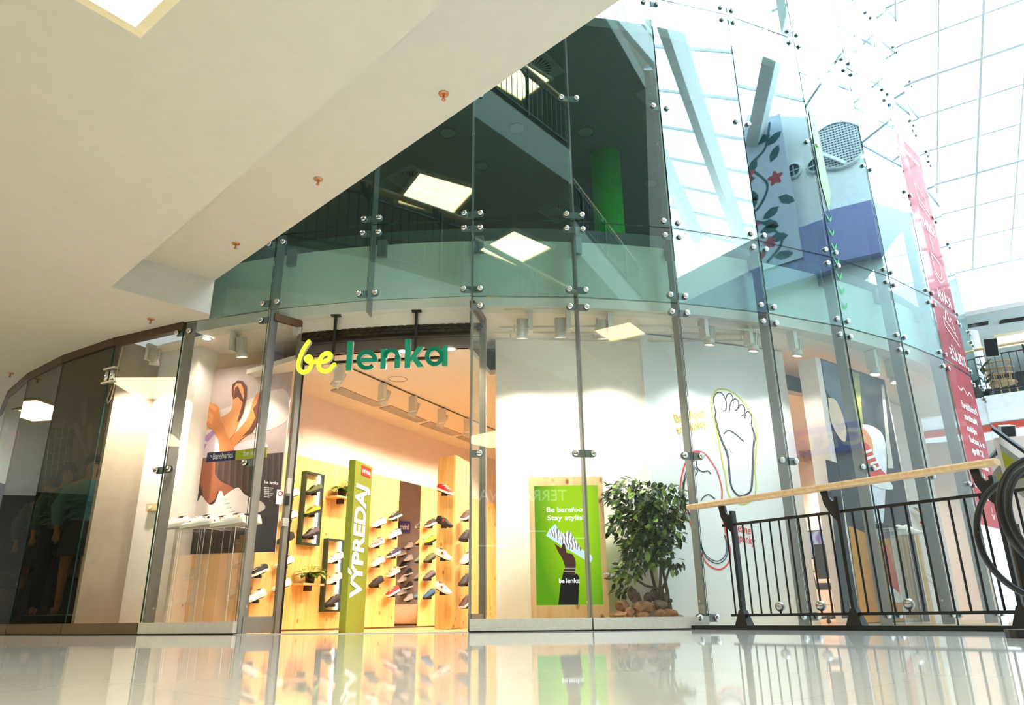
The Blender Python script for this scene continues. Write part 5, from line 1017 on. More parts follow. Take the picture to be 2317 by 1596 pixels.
# ------------------------------------------------------------------ beach photo banner
bn = thing('photo_banner', 'large hanging photo banner of sandals on a beach over white sneakers', 'banner', BP.P(.6, .84)); bq = [(455, 842), (665, 812), (622, 1249), (396, 1255)]
def bprint(name, pts, m, lift, sm=True):
    if sm: pts = smooth_pts(pts+[pts[0]], 4)[:-1]
    MB().slab([BP.hit(x, y, lift) for x, y in pts], BP.n, .0012).build(name, m, bn)
def B_(n, *c, ns=.08): return mat('banner_'+n, srgb(*c), .55, noise=ns, scale=5)
MB().slab([BP.hit(x, y) for x, y in bq], BP.n, .012).build('sheet', B_('sky', 196, 176, 172), bn)
bprint('lower_photo', [(427, 1041), (641, 1024), (622, 1249), (396, 1255)], B_('dark_brown', 58, 36, 32, ns=.2), .002, False)
for i in range(11): x = 490+14*i; bprint('curtain_fold', [(x, 1036-i), (x+5, 1036-i), (x+2, 1110+i), (x-3, 1110+i)], B_('fold', 84, 58, 50), .0035, False)
bprint('bench', [(412, 1180), (628, 1165), (622, 1249), (396, 1255)], B_('bench', 36, 20, 18, ns=.2), .0035, False)
bprint('cloud', [(480, 935), (520, 920), (560, 905), (640, 880), (655, 920), (640, 960), (560, 985), (500, 985)], B_('cloud', 222, 206, 200), .002)
bprint('straw_hat', [(456, 842), (470, 840), (477, 850), (477, 880), (468, 900), (458, 912), (447, 915), (449, 890)], B_('straw', 196, 120, 62, ns=.2), .0035, True)
bprint('sand', [(440, 970), (470, 955), (500, 985), (480, 1005), (436, 1010)], B_('sand', 206, 160, 116, ns=.25), .003)
bprint('towel', [(435, 995), (465, 975), (490, 972), (505, 1000), (500, 1034), (428, 1040)], B_('towel', 232, 212, 224), .0045, True); bprint('towel_fold', [(455, 995), (480, 975), (487, 980), (470, 1000)], B_('lilac', 190, 140, 196), .006, False); bprint('towel_fold', [(440, 1008), (468, 1005), (462, 1018), (442, 1014)], B_('lilac', 0, 0, 0), .006, False)
bprint('towel', [(530, 1008), (560, 997), (585, 994), (600, 1000), (602, 1016), (532, 1022)], B_('towel', 0, 0, 0), .0045, True)
SK, SK2, SD = B_('skin', 210, 128, 72), B_('skin_lit', 226, 150, 96), B_('sandal_brown', 92, 46, 34)
bprint('far_leg', [(512, 1000), (540, 972), (560, 945), (570, 915), (580, 893), (590, 888), (594, 905), (584, 945), (570, 975), (545, 995), (528, 1012)], SK, .0055, True); bprint('far_sandal', [(588, 888), (598, 880), (597, 905), (588, 950), (570, 980), (548, 988), (565, 970), (578, 945), (572, 925), (580, 915)], SD, .007, False)
bprint('near_leg', [(500, 945), (520, 932), (526, 915), (526, 880), (530, 867), (545, 864), (556, 872), (557, 900), (548, 932), (540, 955), (528, 985), (514, 990)], SK2, .008, True)
bprint('sandal_rim', [(524, 890), (526, 870), (538, 861), (551, 864), (558, 878), (556, 905), (550, 935), (542, 952), (536, 956), (547, 920), (552, 900), (551, 880), (545, 868), (534, 868), (529, 880), (528, 905)], SD, .0095, False); bprint('sandal_strap', [(532, 878), (538, 874), (545, 890), (551, 905), (550, 912), (538, 898), (528, 904), (529, 896)], SD, .0095, False)
bprint('forearm', [(452, 905), (462, 902), (478, 912), (492, 920), (497, 935), (498, 945), (506, 965), (516, 990), (530, 1020), (498, 1023), (494, 998), (480, 972), (462, 962), (448, 958), (446, 945), (460, 950), (470, 950), (448, 930)], SK, .011, True)
for (x, y) in ((456, 907), (449, 924), (447, 935)): bprint('finger', [(x, y), (x+6, y-5), (x+34, y+16), (x+32, y+26)], SK2, .012, False)
bprint('near_calf', [(427, 1042), (482, 1037), (487, 1075), (492, 1100), (488, 1128), (472, 1140), (462, 1135), (452, 1092), (436, 1066)], B_('brown_skin', 150, 84, 56), .0045, True); bprint('far_calf', [(486, 1072), (500, 1090), (528, 1105), (516, 1120), (500, 1118), (492, 1110)], B_('brown_skin', 0, 0, 0), .004, True)
WS = B_('white_leather', 226, 214, 214, ns=.03); WS2 = B_('white_sole', 240, 232, 230, ns=.02)
bprint('far_white_shoe', [(506, 1124), (518, 1114), (528, 1108), (540, 1104), (552, 1118), (570, 1128), (592, 1136), (600, 1148), (590, 1158), (560, 1162), (520, 1160)], WS, .0055, True)
bprint('near_white_shoe', [(434, 1166), (440, 1148), (450, 1130), (456, 1122), (464, 1132), (474, 1142), (486, 1138), (495, 1115), (502, 1112), (508, 1128), (520, 1150), (532, 1164), (552, 1174), (552, 1196), (500, 1200), (455, 1185), (434, 1178)], WS2, .0065, True)
bprint('shoe_line', [(445, 1168), (470, 1172), (510, 1190), (508, 1192), (468, 1175), (444, 1171)], WS, .008, False)
for i in range(4): bprint('printed_lace', [(498+6*i, 1130+9*i), (512+6*i, 1126+9*i), (513+6*i, 1129+9*i), (499+6*i, 1133+9*i)], WS, .008, False)
for x in (452, 640): 
    p = BP.hit(x, 838 if x < 500 else 814, -.005); MB().cyl(p, Vector((p.x, p.y, 3.32)), .0015, 6).build('wire', M_steel, bn)
# brand strip on the glass
GS = Plane(J(-1, RF-.28)[:2], J(0, RF-.28)[:2]); bs2 = thing('brand_strip', 'hanging strip with indigo Barebarics and lime be lenka halves', 'sign strip', GS.hit(535, 1030))
MB().slab([GS.hit(*p) for p in ((469.5, 1025), (533.7, 1019.5), (532, 1041), (466, 1046.6))], GS.n, .004).build('indigo_half', mat('indigo_board', (0, 0, 0)), bs2); MB().slab([GS.hit(*p) for p in ((533.7, 1019.5), (604, 1012), (603, 1035), (532, 1041))], GS.n, .004).build('lime_half', mat('lime_strip', srgb(186, 190, 40), .5, noise=.02), bs2)
a, b = GS.hit(481, 1040, .004), GS.hit(527, 1035.5, .004); lettering('lettering', 'Barebarics', a, b-a, UZ, .095, M_wht, bs2, width=(b-a).length, bold=.0012); a2 = GS.hit(474.5, 1034, .005); MB().slab([GS.hit(*p, .005) for p in ((474, 1031), (480, 1030.5), (479.5, 1038), (477.5, 1034))], GS.n, .001).build('arrow_mark', M_wht, bs2)
a, b = GS.hit(551, 1032, .004), GS.hit(592, 1028, .004); lettering('lettering', 'be lenka', a, b-a, UZ, .085, M_wht, bs2, width=(b-a).length, bold=.001)
# three clear plinths with pairs of sneakers
CV['whitegold'] = multi('white_sand_canvas', srgb(240, 234, 226), srgb(240, 234, 226), srgb(214, 186, 140)); CV['whiteblack'] = multi('white_black_canvas', srgb(240, 234, 228), srgb(240, 234, 228), srgb(20, 18, 20))
for i, (x, y, c, lab) in enumerate(((405, 1203, 'white', 'plain white'), (460, 1200, 'whiteblack', 'white and black'), (528, 1197, 'whitegold', 'white and sand'))):
    p = at_c(x, y, 8.82+.0*i); ax = Vector((cos(rad(JA(-.6))), sin(rad(JA(-.6))), 0)); tp = plinth('clear acrylic plinth under the %s sneakers in the left window' % lab, p, .30, p.z, ax); fy = Vector((-ax.y, ax.x, 0))
    for j in (0, 1): shoe('%s sneaker of the window pair, %s one' % (lab, ('front', 'rear')[j]), tp+UZ*.03+fy*(-.07+.14*j)+ax*(-.02+.10*j), -ax-fy*.35-UZ*.16, UZ, CV[c], None, CV['white'], None, scale=1.32, group='window sneaker pairs')
p = Plane(c0, c1).hit(413, 1371); wn = Plane(c0, c1); t = thing('wall_socket', 'white wall socket with a plugged in cable low in the left window', 'socket', p); MB().box(p+wn.n*.006, (.085, .012, .085), ax=(wn.u, wn.n, UZ)).build('plate', M_bei, t); MB().cyl(p+wn.n*.01, p+wn.n*.05, .022, 12).build('plug', M_black, t); MB().tube([p+wn.n*.045, p+wn.n*.05-UZ*.1-wn.u*.03, p+wn.n*.05-UZ*.19-wn.u*.09], .005, 6).build('cord', M_black, t)
pw = Plane((w0.x, w0.y), (w1.x, w1.y)); p = pw.hit(346, 1149); t = thing('thermostat_box', 'small cream control box with round dial on the white wall', 'thermostat', p); MB().box(p+pw.n*.02, (.13, .04, .085), ax=(pw.u, pw.n, UZ)).build('case', mat('cream_plastic', srgb(226, 206, 160), .5), t); MB().cyl(p+pw.n*.04, p+pw.n*.05, .022, 16).build('dial', M_wht, t)
p = at_z(533, 752, 3.32); track_spot('white track spotlight above the photo banner in the left window', p-UZ*.015, BP.hit(530, 1300), 80, WARM2, 85, s=1.15, side=Vector((.95, -.25, 0)))
p = at_z(340, 760, 3.30); p = J(-1.6, 9.2, 3.22); track_spot('white track spotlight above the white display wall', p, pw.hit(290, 1200), 300, WARM2, 100, side=Vector((.9, -.4, 0)))
p = J(-1.1, 8.9, 3.31); t = downlight('recessed downlight behind the first glass joint of the left window', p, 40, WARM2)
# chromed glass hinge with cable at the head of the joint
p = J(-2, RF+.0, 2.86); t = thing('door_hinge_clamp', 'chrome double roller clamp with a looped cable high on the glass', 'glass clamp', p)
for s in (-1, 1): MB().cyl(p+tt*s*.05-UZ*.06, p+tt*s*.05+UZ*.06, .028, 14).build('roller', M_chrome, t, True)
for z in (-.085, .085): MB().bar(p-tt*.11+UZ*z-ro*.0, p+tt*.10+UZ*z, .05, .022).build('arm', M_steel, t)
MB().tube([p+tt*.06-ro*.06+UZ*.38, p+tt*.05-ro*.05+UZ*.1, p+tt*.05-ro*.05-UZ*.1, p+tt*.02-ro*.05-UZ*.28, p-tt*.02-ro*.05-UZ*.33, p-tt*.05-ro*.05-UZ*.27, p-tt*.0-ro*.05-UZ*.12], .006, 6).build('cable', M_bei, t, True)
# ------------------------------------------------------------------ dark shop interior
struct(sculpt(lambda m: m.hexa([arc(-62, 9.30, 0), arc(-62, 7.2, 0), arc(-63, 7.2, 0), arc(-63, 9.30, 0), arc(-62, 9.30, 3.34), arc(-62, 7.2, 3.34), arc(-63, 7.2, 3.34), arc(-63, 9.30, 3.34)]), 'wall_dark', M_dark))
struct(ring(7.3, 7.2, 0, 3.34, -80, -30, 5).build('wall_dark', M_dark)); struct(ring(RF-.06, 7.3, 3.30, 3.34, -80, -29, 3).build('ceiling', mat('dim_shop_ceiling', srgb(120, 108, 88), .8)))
M_dwood = wood('dark_carved_wood', srgb(104, 64, 36), srgb(60, 34, 18), knot=srgb(30, 16, 8)); DWp = Plane((at_c(176, 900, 8.5).x, at_c(176, 900, 8.5).y), (at_c(262, 880, 8.5).x, at_c(262, 880, 8.5).y))
dw = thing('carved_wood_panel', 'dark brown wooden panel with oval cut-outs behind the mannequins', 'wall panel', DWp.hit(215, 1390)); MB().slab([DWp.hit(x, y) for x, y in ((176, 918), (264, 898), (236, 1300), (130, 1310))], DWp.n, .05).build('sheet', M_dwood, dw)
M_ov = mat('pale_slot', srgb(150, 120, 84), .6)
for (x, y, h) in ((190, 925, 40), (203, 990, 34), (185, 1080, 26), (215, 1100, 30)): MB().slab([DWp.hit(x+6*cos(q)+2*sin(q)*-1, y+h*sin(q), .006) for q in [i*pi/8 for i in range(16)]], DWp.n, .004).build('oval_inlay', M_ov, dw)
MB().slab([DWp.hit(x, y, .006) for x, y in ((165, 960), (172, 955), (212, 1070), (206, 1074))], DWp.n, .004).build('diagonal_batten', M_ov, dw)
rk = thing('wire_grid_rack', 'black wire grid hanging rack beside the carved panel', 'wire rack', at_c(135, 1390, 8.3)); RK = Plane(at_c(105, 1000, 8.3)[:2], at_c(165, 960, 8.3)[:2])
for i in range(7): MB().tube([RK.hit(112, 960+i*17), RK.hit(160, 955+i*18)], .006, 6).build('wire', M_steel, rk)
for i in range(4): MB().tube([RK.hit(116+i*14, 950), RK.hit(102+i*13, 1080)], .006, 6).build('wire', M_steel, rk)
tv = thing('wall_screen', 'small upright screen with purple and red picture at the left edge', 'screen', at_c(24, 1010, 8.9)); TV = Plane(at_c(4, 1010, 8.95)[:2], at_c(44, 1010, 8.95)[:2])
MB().slab([TV.hit(x, y) for x, y in ((14, 978), (47, 970), (36, 1044), (0, 1050))], TV.n, .04).build('housing', M_black, tv); mm = colourful().copy(); 
def tvm():
    m = mat('tv_picture', (.1, 0, .1), .4, noise=0); nt = m.node_tree; b = nt.nodes['Principled BSDF']; v = nt.nodes.new('ShaderNodeTexNoise'); v.inputs['Scale'].default_value = 7; tc = nt.nodes.new('ShaderNodeTexCoord'); r = nt.nodes.new('ShaderNodeValToRGB'); e = r.color_ramp.elements; e[0].color = (*srgb(60, 40, 150), 1); e[1].color = (*srgb(220, 60, 70), 1); e[0].position = .4; e[1].position = .6
    nt.links.new(tc.outputs['Object'], v.inputs[0]); nt.links.new(v.outputs['Fac'], r.inputs[0]); nt.links.new(r.outputs[0], b.inputs['Emission Color']); b.inputs['Emission Strength'].default_value = .6; return m
MB().slab([TV.hit(x, y, .004) for x, y in ((16, 981), (45, 973), (35, 1041), (3, 1047))], TV.n, .003).build('picture', tvm(), tv)
# mannequins
po = ring(9.15, 7.9, 0, .2, -56, -32, 3).build('display_podium', mat('dark_podium', (.03, .026, .022), .5)); tag(po, 'low dark display podium under the mannequins in the dark shop', 'podium')
M_man = mat('mannequin_skin', srgb(196, 148, 110), .45); M_hair = mat('dark_wig', (.012, .008, .006), .6); M_ruff = mat('blue_ruffle', srgb(104, 138, 150), .8, noise=.25, scale=30, bump=.5); M_jean = mat('dark_jeans', srgb(34, 38, 48), .8); M_skirt = mat('grey_skirt', srgb(70, 80, 84), .8)
def skin(name, verts, edges, radii, m, parent, sub=2):
    me = bpy.data.meshes.new(name); me.from_pydata(verts, edges, []); o = bpy.data.objects.new(name, me); COL.objects.link(o); md = o.modifiers.new('skin', 'SKIN'); sv = me.skin_vertices[0].data
    for i, r in enumerate(radii): sv[i].radius = r if isinstance(r, tuple) else (r, r)
    sv[0].use_root = True; o.modifiers.new('sub', 'SUBSURF').levels = sub; o.modifiers['sub'].render_levels = sub
    dg = bpy.context.evaluated_depsgraph_get(); nm = bpy.data.meshes.new_from_object(o.evaluated_get(dg)); bpy.data.objects.remove(o); nm.materials.clear(); nm.materials.append(m); nm.polygons.foreach_set('use_smooth', [True]*len(nm.polygons)); return link(name, nm, parent, True)
def mannequin(label, loc, rz, top, bottom, skirt=False):
    t = thing('mannequin', label, 'mannequin', mtx=Matrix.Translation(loc) @ Matrix.Rotation(rz, 4, 'Z') @ Matrix.Scale(1.08, 4)); V = []; E = []; R = []
    def ad(p, r, par=None): V.append(p); R.append(r); (E.append((par, len(V)-1)) if par is not None else None); return len(V)-1
    pel = ad((0, 0, .95), (.15, .10)); wa = ad((0, 0, 1.10), (.115, .085), pel); chs = ad((0, .01, 1.30), (.15, .10), wa); nb = ad((0, 0, 1.45), (.07, .06), chs); nk = ad((0, 0, 1.53), .045, nb); hd = ad((0, -.02, 1.62), (.07, .085), nk); ad((0, -.01, 1.72), (.06, .075), hd)
    for s in (-1, 1):
        sh = ad((s*.17, 0, 1.42), .05, nb); el = ad((s*.25, .03, 1.15), .04, sh); wr = ad((s*.24, -.10, .93), .026, el); pa = ad((s*.235, -.13, .86), (.03, .016), wr)
        for f in range(4): q = ad((s*.235+(f-1.5)*.016, -.15, .81-.005*abs(f-1.5)), .008, pa); ad((s*.235+(f-1.5)*.017, -.15, .765+.01*abs(f-1.5)), .006, q)
        th = ad((s*.235-s*.03, -.15, .85), .009, pa); ad((s*.235-s*.04, -.165, .81), .007, th)
        hp_ = ad((s*.085, 0, .88), .09, pel); kn = ad((s*.10, -.02, .50), .055, hp_); an = ad((s*.10, .02, .10), .035, kn); ad((s*.11, -.12, .03), (.035, .025), an)
    skin('body', V, E, R, M_man, t)
    fc = MB(); fc.ball((0, -.112, 1.645), .013, 8, sc=(.8, 1.3, 1.6)); fc.build('nose', M_man, t, True, True)
    for s in (-1, 1): MB().ball((s*.03, -.092, 1.672), .011, 8, sc=(1.4, .6, .6)).build('eye', M_hair, t, True, True); MB().ball((s*.078, 0, 1.65), .018, 8, sc=(.5, .8, 1.4)).build('ear', M_man, t, True, True)
    MB().ball((0, -.096, 1.607), .014, 8, sc=(1.5, .6, .5)).build('lips', mat('mannequin_lips', srgb(150, 70, 60), .4), t, True, True)
    hb = MB(); hb.ball((0, .035, 1.71), .105, 14, sc=(.92, 1, .95)); hb.ball((0, .06, 1.58), .085, 12, sc=(1.05, .6, 1.5)); hb.build('wig', M_hair, t, True, True)
    tb = MB(); tb.lathe([(.14, .98), (.15, 1.08), (.165, 1.25), (.17, 1.38), (.11, 1.46), (.075, 1.48)], 22); rd = random.Random(int(abs(loc[0])*100))
    for i in range(90): q = rd.uniform(0, 6.28); z = rd.uniform(1.05, 1.44); r = .17; p = Vector((cos(q)*r*1.05, sin(q)*r*.8, z)); d = Vector((cos(q), sin(q), -.9)); n = Vector((-sin(q), cos(q), 0)); tb.slab([p-n*.05, p+n*.05, p+n*.04+d*.05, p-n*.04+d*.06], d.cross(n), .004)
    o = tb.build('blouse', top, t, True, True)
    for s in (-1, 1): MB().tube([(s*.16, 0, 1.42), (s*.26, .03, 1.16), (s*.245, -.09, .95)], [.075, .085, .05], 12).build('sleeve', top, t, True, True)
    if skirt: MB().lathe([(.135, 1.04), (.17, .92), (.20, .62), (.19, .62)], 22).build('skirt', bottom, t, True, True)
    else:
        for s in (-1, 1): MB().tube([(s*.085, 0, .98), (s*.09, 0, .85), (s*.10, -.02, .5), (s*.10, .02, .09)], [.10, .105, .075, .06], 14).build('trouser_leg', bottom, t, True, True)
    MB().cyl((0, 0, 0), (0, 0, .015), .18, 20).build('base_plate', M_steel, t, False, True); return t
for (x, y, r, lab, tp, bt, sk) in ((122, 1250, 8.75, 'dark haired mannequin in a pale blue ruffled blouse and jeans', M_ruff, M_jean, False), (82, 1250, 8.62, 'mannequin in a ruffled blouse and short skirt behind the jeans mannequin', M_ruff, M_skirt, True), (184, 1200, 8.8, 'mannequin in a light blue top half hidden by the grey partition', mat('sky_blue_top', srgb(110, 166, 186), .8), M_skirt, True)):
    p = at_c(x, y, r); az = atan2(CX-p.x, CY-p.y); mannequin(lab, Vector((p.x, p.y, .2)), rad(28), tp, bt, sk)
spot('mannequin_fill', J(-3.6, 8.3, 3.2), J(-3.6, 8.7, 1.2), 150, 120, (1, .9, .78))  # added lamp with no fixture, brightens the mannequins
pt = at_c(14, 1330, 9.0); pp_ = thing('potted_plant', 'dark leafy plant in a pale pot at the left edge', 'plant', Vector((pt.x, pt.y, 0))); c = Vector((pt.x, pt.y, 0)); MB().lathe([(.001, 0), (.16, 0), (.2, .55), (.17, .55), (.001, .5)], 18, c=c).build('pot', mat('dim_pot', srgb(120, 100, 70), .6), pp_, True)
for i in range(16): q = i*2.39; d = Vector((cos(q), sin(q), .9)); link('leaf', ME_leaf, pp_, False, leafm(c+UZ*.55, d, UZ, .35+.02*(i % 5), .5))
# ================================================================== UPPER STOREY BEHIND THE TINTED GLASS
p = at_z(1372, 335, 7.3); M_gcol = mat('bright_green_column', srgb(16, 190, 40), .4, noise=.03)
o = MB().cyl(Vector((p.x, p.y+.2, 4.12)), Vector((p.x, p.y+.2, 7.3)), .24, 32).build('green_column', M_gcol, None, True); tag(o, 'glossy green round column behind the tinted upper glass', 'column')
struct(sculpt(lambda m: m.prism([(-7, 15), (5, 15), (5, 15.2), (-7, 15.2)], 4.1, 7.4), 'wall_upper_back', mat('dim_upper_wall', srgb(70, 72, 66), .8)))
def ring_speaker(label, p):
    t = thing('ceiling_speaker', label, 'ceiling speaker', p, group='upper ceiling speakers'); MB().tube([p+Vector((cos(i*pi/12)*.13, sin(i*pi/12)*.13, -.012)) for i in range(24)], .012, 6, closed=True).build('rim', mat('dark_speaker_rim', srgb(60, 66, 60), .6), t); MB().cyl(p-UZ*.01, p, .12, 24).build('grille', mat('speaker_cloth', srgb(120, 124, 116), .8), t)
for x, y, l in ((1013, 300, 'at the soffit edge'), (1170, 288, 'left of the green column'), (1325, 297, 'right above the green column'), (1088, 374, 'above the light reflection'), (1472, 414, 'beside the steel fin')): ring_speaker('round loudspeaker in the ceiling behind the upper glass, %s' % l, at_z(x, y, 7.3))
for x, y, l in ((1268, 478, 'below the ring beam corner'), (930, 405, 'beside the warm light'), (1205, 155, 'under the soffit edge'), (1505, 215, 'at the atrium fin')):
    p = at_z(x, y, 7.3); swirl('square swirl air diffuser in the upper ceiling, %s' % l, (p.x, p.y), 7.3, .26)
# opposite atrium wall on the right (seen only in reflection): violet shopfront, round grilles, floral banner, sport sign
OX = 12.3
def roofz(x, y): q = RP0.z-((x-RP0.x)*RV.x+(y-RP0.y)*RV.y)/hypot(RV.x, RV.y)*(-RV.z/hypot(RV.x, RV.y)); return min(q-.3, 10.2) if y < 2.7 else q-.3
M_uw = mat('upper_white_wall', srgb(232, 238, 238), .7)
yy = [-5+18*i/12 for i in range(13)]; m = MB()
for a, b in zip(yy, yy[1:]): m.hexa([Vector((OX, a, -4.6)), Vector((OX, b, -4.6)), Vector((OX+.2, b, -4.6)), Vector((OX+.2, a, -4.6)), Vector((OX, a, roofz(OX, a))), Vector((OX, b, roofz(OX, b))), Vector((OX+.2, b, roofz(OX, b))), Vector((OX+.2, a, roofz(OX, a)))])
struct(m.build('wall_right', M_uw))
M_pur = mat('violet_wall', srgb(136, 138, 192), .7)
o = MB().box((OX-.15, 3.2, 8.45), (.3, 11.0, 1.35)).build('violet_fascia', M_pur); tag(o, 'violet shop fascia on the opposite atrium wall, mirrored in the glass', 'fascia')
MB()
def wall_disc(label, y, z, r, nm, n=17):
    c = Vector((OX-.02, y, z)); t = thing(nm, label, 'vent grille' if n else 'air nozzle', c, group='round vents of the opposite wall'); X = Vector((0, 1, 0)); Nn = Vector((-1, 0, 0))
    MB().lathe([(r, -.02), (r+.05, -.02), (r+.05, .05), (r, .05)], 36, c=c, ax=(X, UZ, Nn)).build('rim', M_gal, t, True); MB().cyl(c+Vector((.012, 0, 0)), c+Vector((-.004, 0, 0)), r, 32).build('dark_back', mat('grille_teal_dark', srgb(40, 84, 100), .7), t)
    for i in range(-(n//2), n//2+1):
        s = i*r/(n/2+.3); h = math.sqrt(max(.0, r*r-s*s)); MB().bar(c+X*s-UZ*h+Nn*.02, c+X*s+UZ*h+Nn*.02, .02, .012, up=Nn).build('mesh_bar', M_gal, t); MB().bar(c+UZ*s-X*h+Nn*.02, c+UZ*s+X*h+Nn*.02, .02, .012, up=Nn).build('mesh_bar', M_gal, t)
wall_disc('large round wire mesh vent grille on the opposite wall, mirrored upper right', 8.2, 10.95, .62, 'round_vent_grille'); wall_disc('second round wire mesh vent grille farther along the opposite wall', 9.75, 9.6, .58, 'round_vent_grille', 17)
wall_disc('small dark round air nozzle on the opposite wall, nearer the banner', 5.0, 10.9, .17, 'round_air_nozzle', 0); wall_disc('small dark round air nozzle on the opposite wall, nearer the large grille', 5.55, 10.8, .17, 'round_air_nozzle', 0)
FLP = Plane((OX-.35, 5.0), (OX-.35, 3.5)); 
fl = thing('floral_banner', 'hanging banner painted with leaves and red flowers, mirrored in the upper glass', 'banner', FLP.P(.75, 8.3)); FQ = lambda u, v, l=0: FLP.P(u*1.5, 8.3+v*4.2, l)
MB().slab([FQ(0, 0), FQ(1, 0), FQ(1, 1), FQ(0, 1)], FLP.n, .02).build('sheet', mat('banner_pale_blue', srgb(196, 208, 226), .7), fl)
M_vine = mat('vine_teal', srgb(40, 92, 104), .7); M_flow = mat('flower_red', srgb(176, 60, 84), .7)
MB().ribbon([FQ(x, y, .004) for x, y in smooth_pts([(.2, .97), (.35, .8), (.65, .72), (.4, .55), (.6, .42), (.85, .38), (.5, .28), (.3, .14), (.6, .04)], 5)], .07, FLP.n).build('vine', M_vine, fl)
rd = random.Random(11)
for i in range(14):
    x, y = .2+.6*rd.random(), .06+.88*i/14; q = rd.uniform(-1, 1)+(0 if i % 2 else pi); a = FQ(x, y, .006); d = (FLP.u*cos(q)+UZ*sin(q))*.5; n = FLP.n.cross(d)*.24; MB().slab([a, a+d*.35+n, a+d*.75+n*.8, a+d, a+d*.75-n*.8, a+d*.35-n], FLP.n, .002).build('painted_leaf', M_vine, fl)
for (x, y, r) in ((.75, .66, .2), (.85, .56, .16), (.25, .57, .17), (.5, .16, .14), (.82, .08, .28), (.75, .3, .15)):
    MB().slab([FQ(x, y, .008)+FLP.u*r*cos(q)*(1+.3*sin(5*q))+UZ*r*sin(q)*(1+.3*sin(5*q)) for q in [i*pi/12 for i in range(24)]], FLP.n, .002).build('painted_flower', M_flow, fl)
ss = thing('sport_sign', 'blue sign with white SPORT lettering on the opposite wall, mirrored in the window', 'shop sign', (OX-.05, 5.2, 3.8)); MB().box((OX-.05, 5.2, 3.85), (.1, 2.6, .62)).build('board', mat('blue_sign_board', srgb(50, 70, 210), .5, emit=.6, ecol=srgb(60, 80, 220), noise=0), ss); lettering('lettering', 'SPORT', Vector((OX-.11, 6.3, 3.66)), (0, -1, 0), UZ, .5, M_wht, ss, width=2.1, bold=.02, extrude=.01)
# sheets on panes: red banner's reflection painted with mirrored lettering, green vine film
def film(k, inset=.012): a, b = J(k, RF-.004), J(k+1, RF-.004); return Plane(a[:2], b[:2])
G_red = glass('red_reflection_tint', (.80, .30, .34), .02, (1, .8, .8)); 
def red_reflection_mat():
    m = bpy.data.materials.new('red_reflection'); m.use_nodes = True; nt = m.node_tree; out = [n for n in nt.nodes if n.type == 'OUTPUT_MATERIAL'][0]; b = nt.nodes['Principled BSDF']; b.inputs['Base Color'].default_value = (*srgb(232, 128, 138), 1); b.inputs['Roughness'].default_value = .4; b.inputs['Transmission Weight'].default_value = 0
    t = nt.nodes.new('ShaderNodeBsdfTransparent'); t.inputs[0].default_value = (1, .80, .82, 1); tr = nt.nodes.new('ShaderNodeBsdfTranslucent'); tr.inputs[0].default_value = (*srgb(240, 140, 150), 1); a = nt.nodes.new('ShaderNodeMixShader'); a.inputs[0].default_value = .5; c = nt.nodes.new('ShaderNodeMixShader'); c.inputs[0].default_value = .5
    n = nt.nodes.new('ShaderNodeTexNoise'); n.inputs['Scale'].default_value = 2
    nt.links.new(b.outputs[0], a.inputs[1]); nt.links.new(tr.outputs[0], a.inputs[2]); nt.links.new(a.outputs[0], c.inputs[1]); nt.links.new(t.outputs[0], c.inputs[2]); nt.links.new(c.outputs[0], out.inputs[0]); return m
RFm = red_reflection_mat(); F8 = film(8); L8 = (J(9)-J(8)).length
rf = thing('red_banner_reflection', 'reflection of a tall red banner with white lettering, painted onto the right panes', 'window film', F8.P(L8/2, 1.3, .02))
for z0, z1 in ((1.15, H1-.02), (H1+.02, H2-.02), (H2+.02, 7.0)): MB().hexa([F8.P(.04, z0, .016), F8.P(L8-.03, z0, .016), F8.P(L8-.03, z0, .018), F8.P(.04, z0, .018), F8.P(.04, z1, .016), F8.P(L8-.03, z1, .016), F8.P(L8-.03, z1, .018), F8.P(.04, z1, .018)]).build('reflection_sheet', RFm, rf)
MB().hexa([F8.P(.04, 7.0, .016), F8.P(L8-.03, 7.0, .016), F8.P(L8-.03, 7.0, .018), F8.P(.04, 7.0, .018), F8.P(.04, 7.57, .016), F8.P(L8-.03, 7.57, .016), F8.P(L8-.03, 7.57, .018), F8.P(.04, 7.57, .018)]).build('blue_sheet', mat('blue_reflection', srgb(110, 170, 196), .4), rf)
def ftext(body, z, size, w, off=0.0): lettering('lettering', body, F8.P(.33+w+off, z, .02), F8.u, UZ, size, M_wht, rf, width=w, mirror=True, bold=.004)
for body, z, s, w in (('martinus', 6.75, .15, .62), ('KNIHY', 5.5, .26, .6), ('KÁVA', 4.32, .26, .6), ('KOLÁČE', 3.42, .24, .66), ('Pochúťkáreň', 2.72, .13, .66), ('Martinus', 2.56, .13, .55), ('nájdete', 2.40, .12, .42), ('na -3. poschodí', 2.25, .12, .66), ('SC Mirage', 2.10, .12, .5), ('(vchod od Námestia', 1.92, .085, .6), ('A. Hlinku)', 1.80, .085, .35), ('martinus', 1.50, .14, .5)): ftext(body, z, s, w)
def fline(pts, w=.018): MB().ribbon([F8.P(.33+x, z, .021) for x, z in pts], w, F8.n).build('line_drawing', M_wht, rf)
fline([(.1, 6.3), (.5, 6.15), (.52, 5.9), (.14, 6.02), (.1, 6.3)]); fline([(.14, 6.02), (.14, 5.92), (.52, 5.8), (.52, 5.9)]); fline(smooth_pts([(.15, 5.1), (.2, 4.8), (.4, 4.75), (.5, 5.0), (.15, 5.1)])); fline(smooth_pts([(.1, 4.78), (.3, 4.66), (.55, 4.78)])); fline(smooth_pts([(.3, 5.2), (.33, 5.3), (.28, 5.36), (.31, 5.44)]))
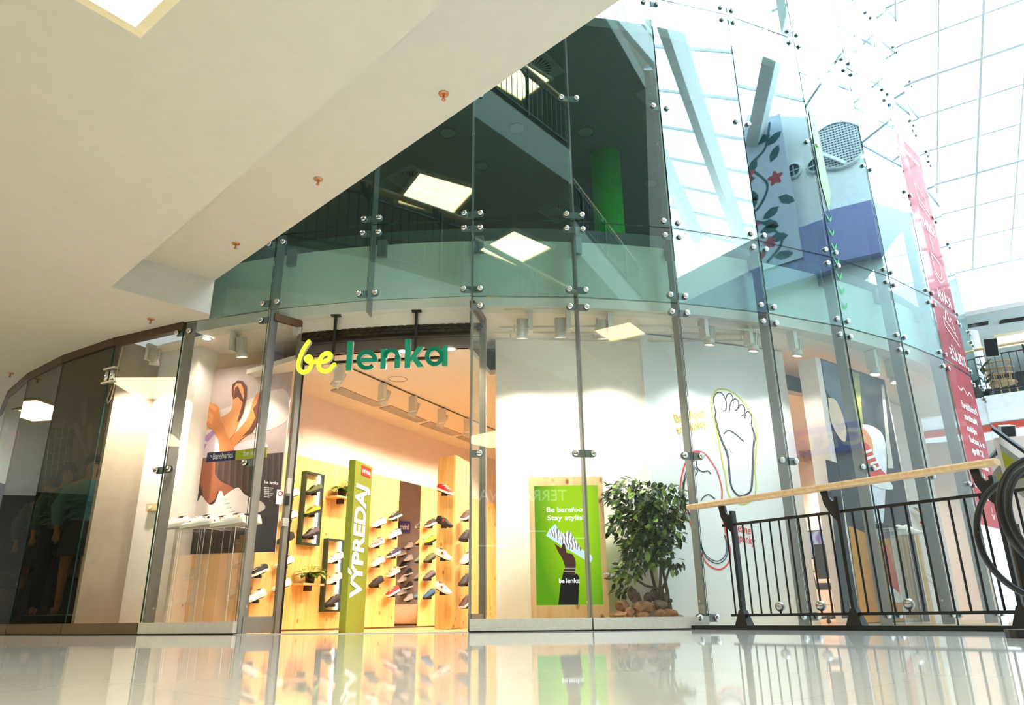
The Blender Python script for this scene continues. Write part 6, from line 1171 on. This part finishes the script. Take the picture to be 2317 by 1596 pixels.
fline([(.05, 4.05), (.55, 3.85), (.55, 3.72), (.05, 3.92), (.05, 4.05)]); fline(smooth_pts([(.12, 4.03), (.25, 4.2), (.33, 4.05), (.42, 4.12), (.5, 3.9)])); fline(smooth_pts([(.02, 3.02), (.12, 2.98), (.25, 3.04), (.38, 2.96), (.5, 3.02), (.62, 2.96)])); fline([(.3, 1.42), (.3, 1.25), (.24, 1.32)]); fline([(.3, 1.25), (.36, 1.32)])
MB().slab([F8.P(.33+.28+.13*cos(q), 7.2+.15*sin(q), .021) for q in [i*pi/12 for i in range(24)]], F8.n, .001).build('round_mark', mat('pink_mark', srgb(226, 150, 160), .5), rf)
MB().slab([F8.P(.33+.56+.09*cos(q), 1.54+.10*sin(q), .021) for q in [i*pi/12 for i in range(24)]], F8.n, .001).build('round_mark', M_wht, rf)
F6 = film(6); gf = thing('green_vine_film', 'narrow light green leaf pattern film along an upper glass joint', 'window film', F6.P(.12, 4.3, .02)); M_lg = mat('light_green_film', srgb(160, 222, 150), .5)
MB().slab([F6.P(.05, 6.55, .018), F6.P(.16, 6.3, .018), F6.P(.2, 5.2, .018), F6.P(.10, 4.9, .018), F6.P(.04, 5.3, .018)], F6.n, .002).build('pale_band', M_lg, gf)
for i in range(7):
    z = 4.75-.2*i; b = F6.P(.08, z, .019)
    for s in (-1, 1): d = (F6.u*s*.5+UZ).normalized(); n = F6.n.cross(d)*.012; MB().slab([b, b+d*.05+n*1.3, b+d*.13, b+d*.05-n*1.3], F6.n, .001).build('leaf', mat('film_leaf_green', srgb(70, 180, 110), .5), gf)
# ================================================================== SHOP SIGN BEHIND THE CAMERA (mirrored in the window)
tv_ = thing('opposite_shop_sign', 'white TERRANOVA letters on the opposite shopfront, mirrored in the window', 'shop sign', (1.3, -4.98, 2.95)); M_neon = mat('lit_white_letters', (1, 1, 1), .5, emit=1.6, ecol=(1, .97, .9), noise=0)
lettering('lettering', 'TERRANOVA', Vector((2.55, -4.98, 2.98)), (-1, 0, 0), UZ, .42, M_neon, tv_, width=2.3, extrude=.02)
sh = thing('opposite_shopfront', 'dark opposite shopfront with bright tube lights behind the camera', 'shopfront', (0, -5, 0)); MB().box((1.5, -4.985, 1.4), (7, .02, 2.7)).build('opening', mat('dim_shop_opening', srgb(90, 80, 70), .7), sh)
for i in range(7): MB().box((-1.4+i*1.0, -4.95, 2.2-.18*(i % 3)), (.75, .03, .03)).build('tube_light', M_neon, sh)
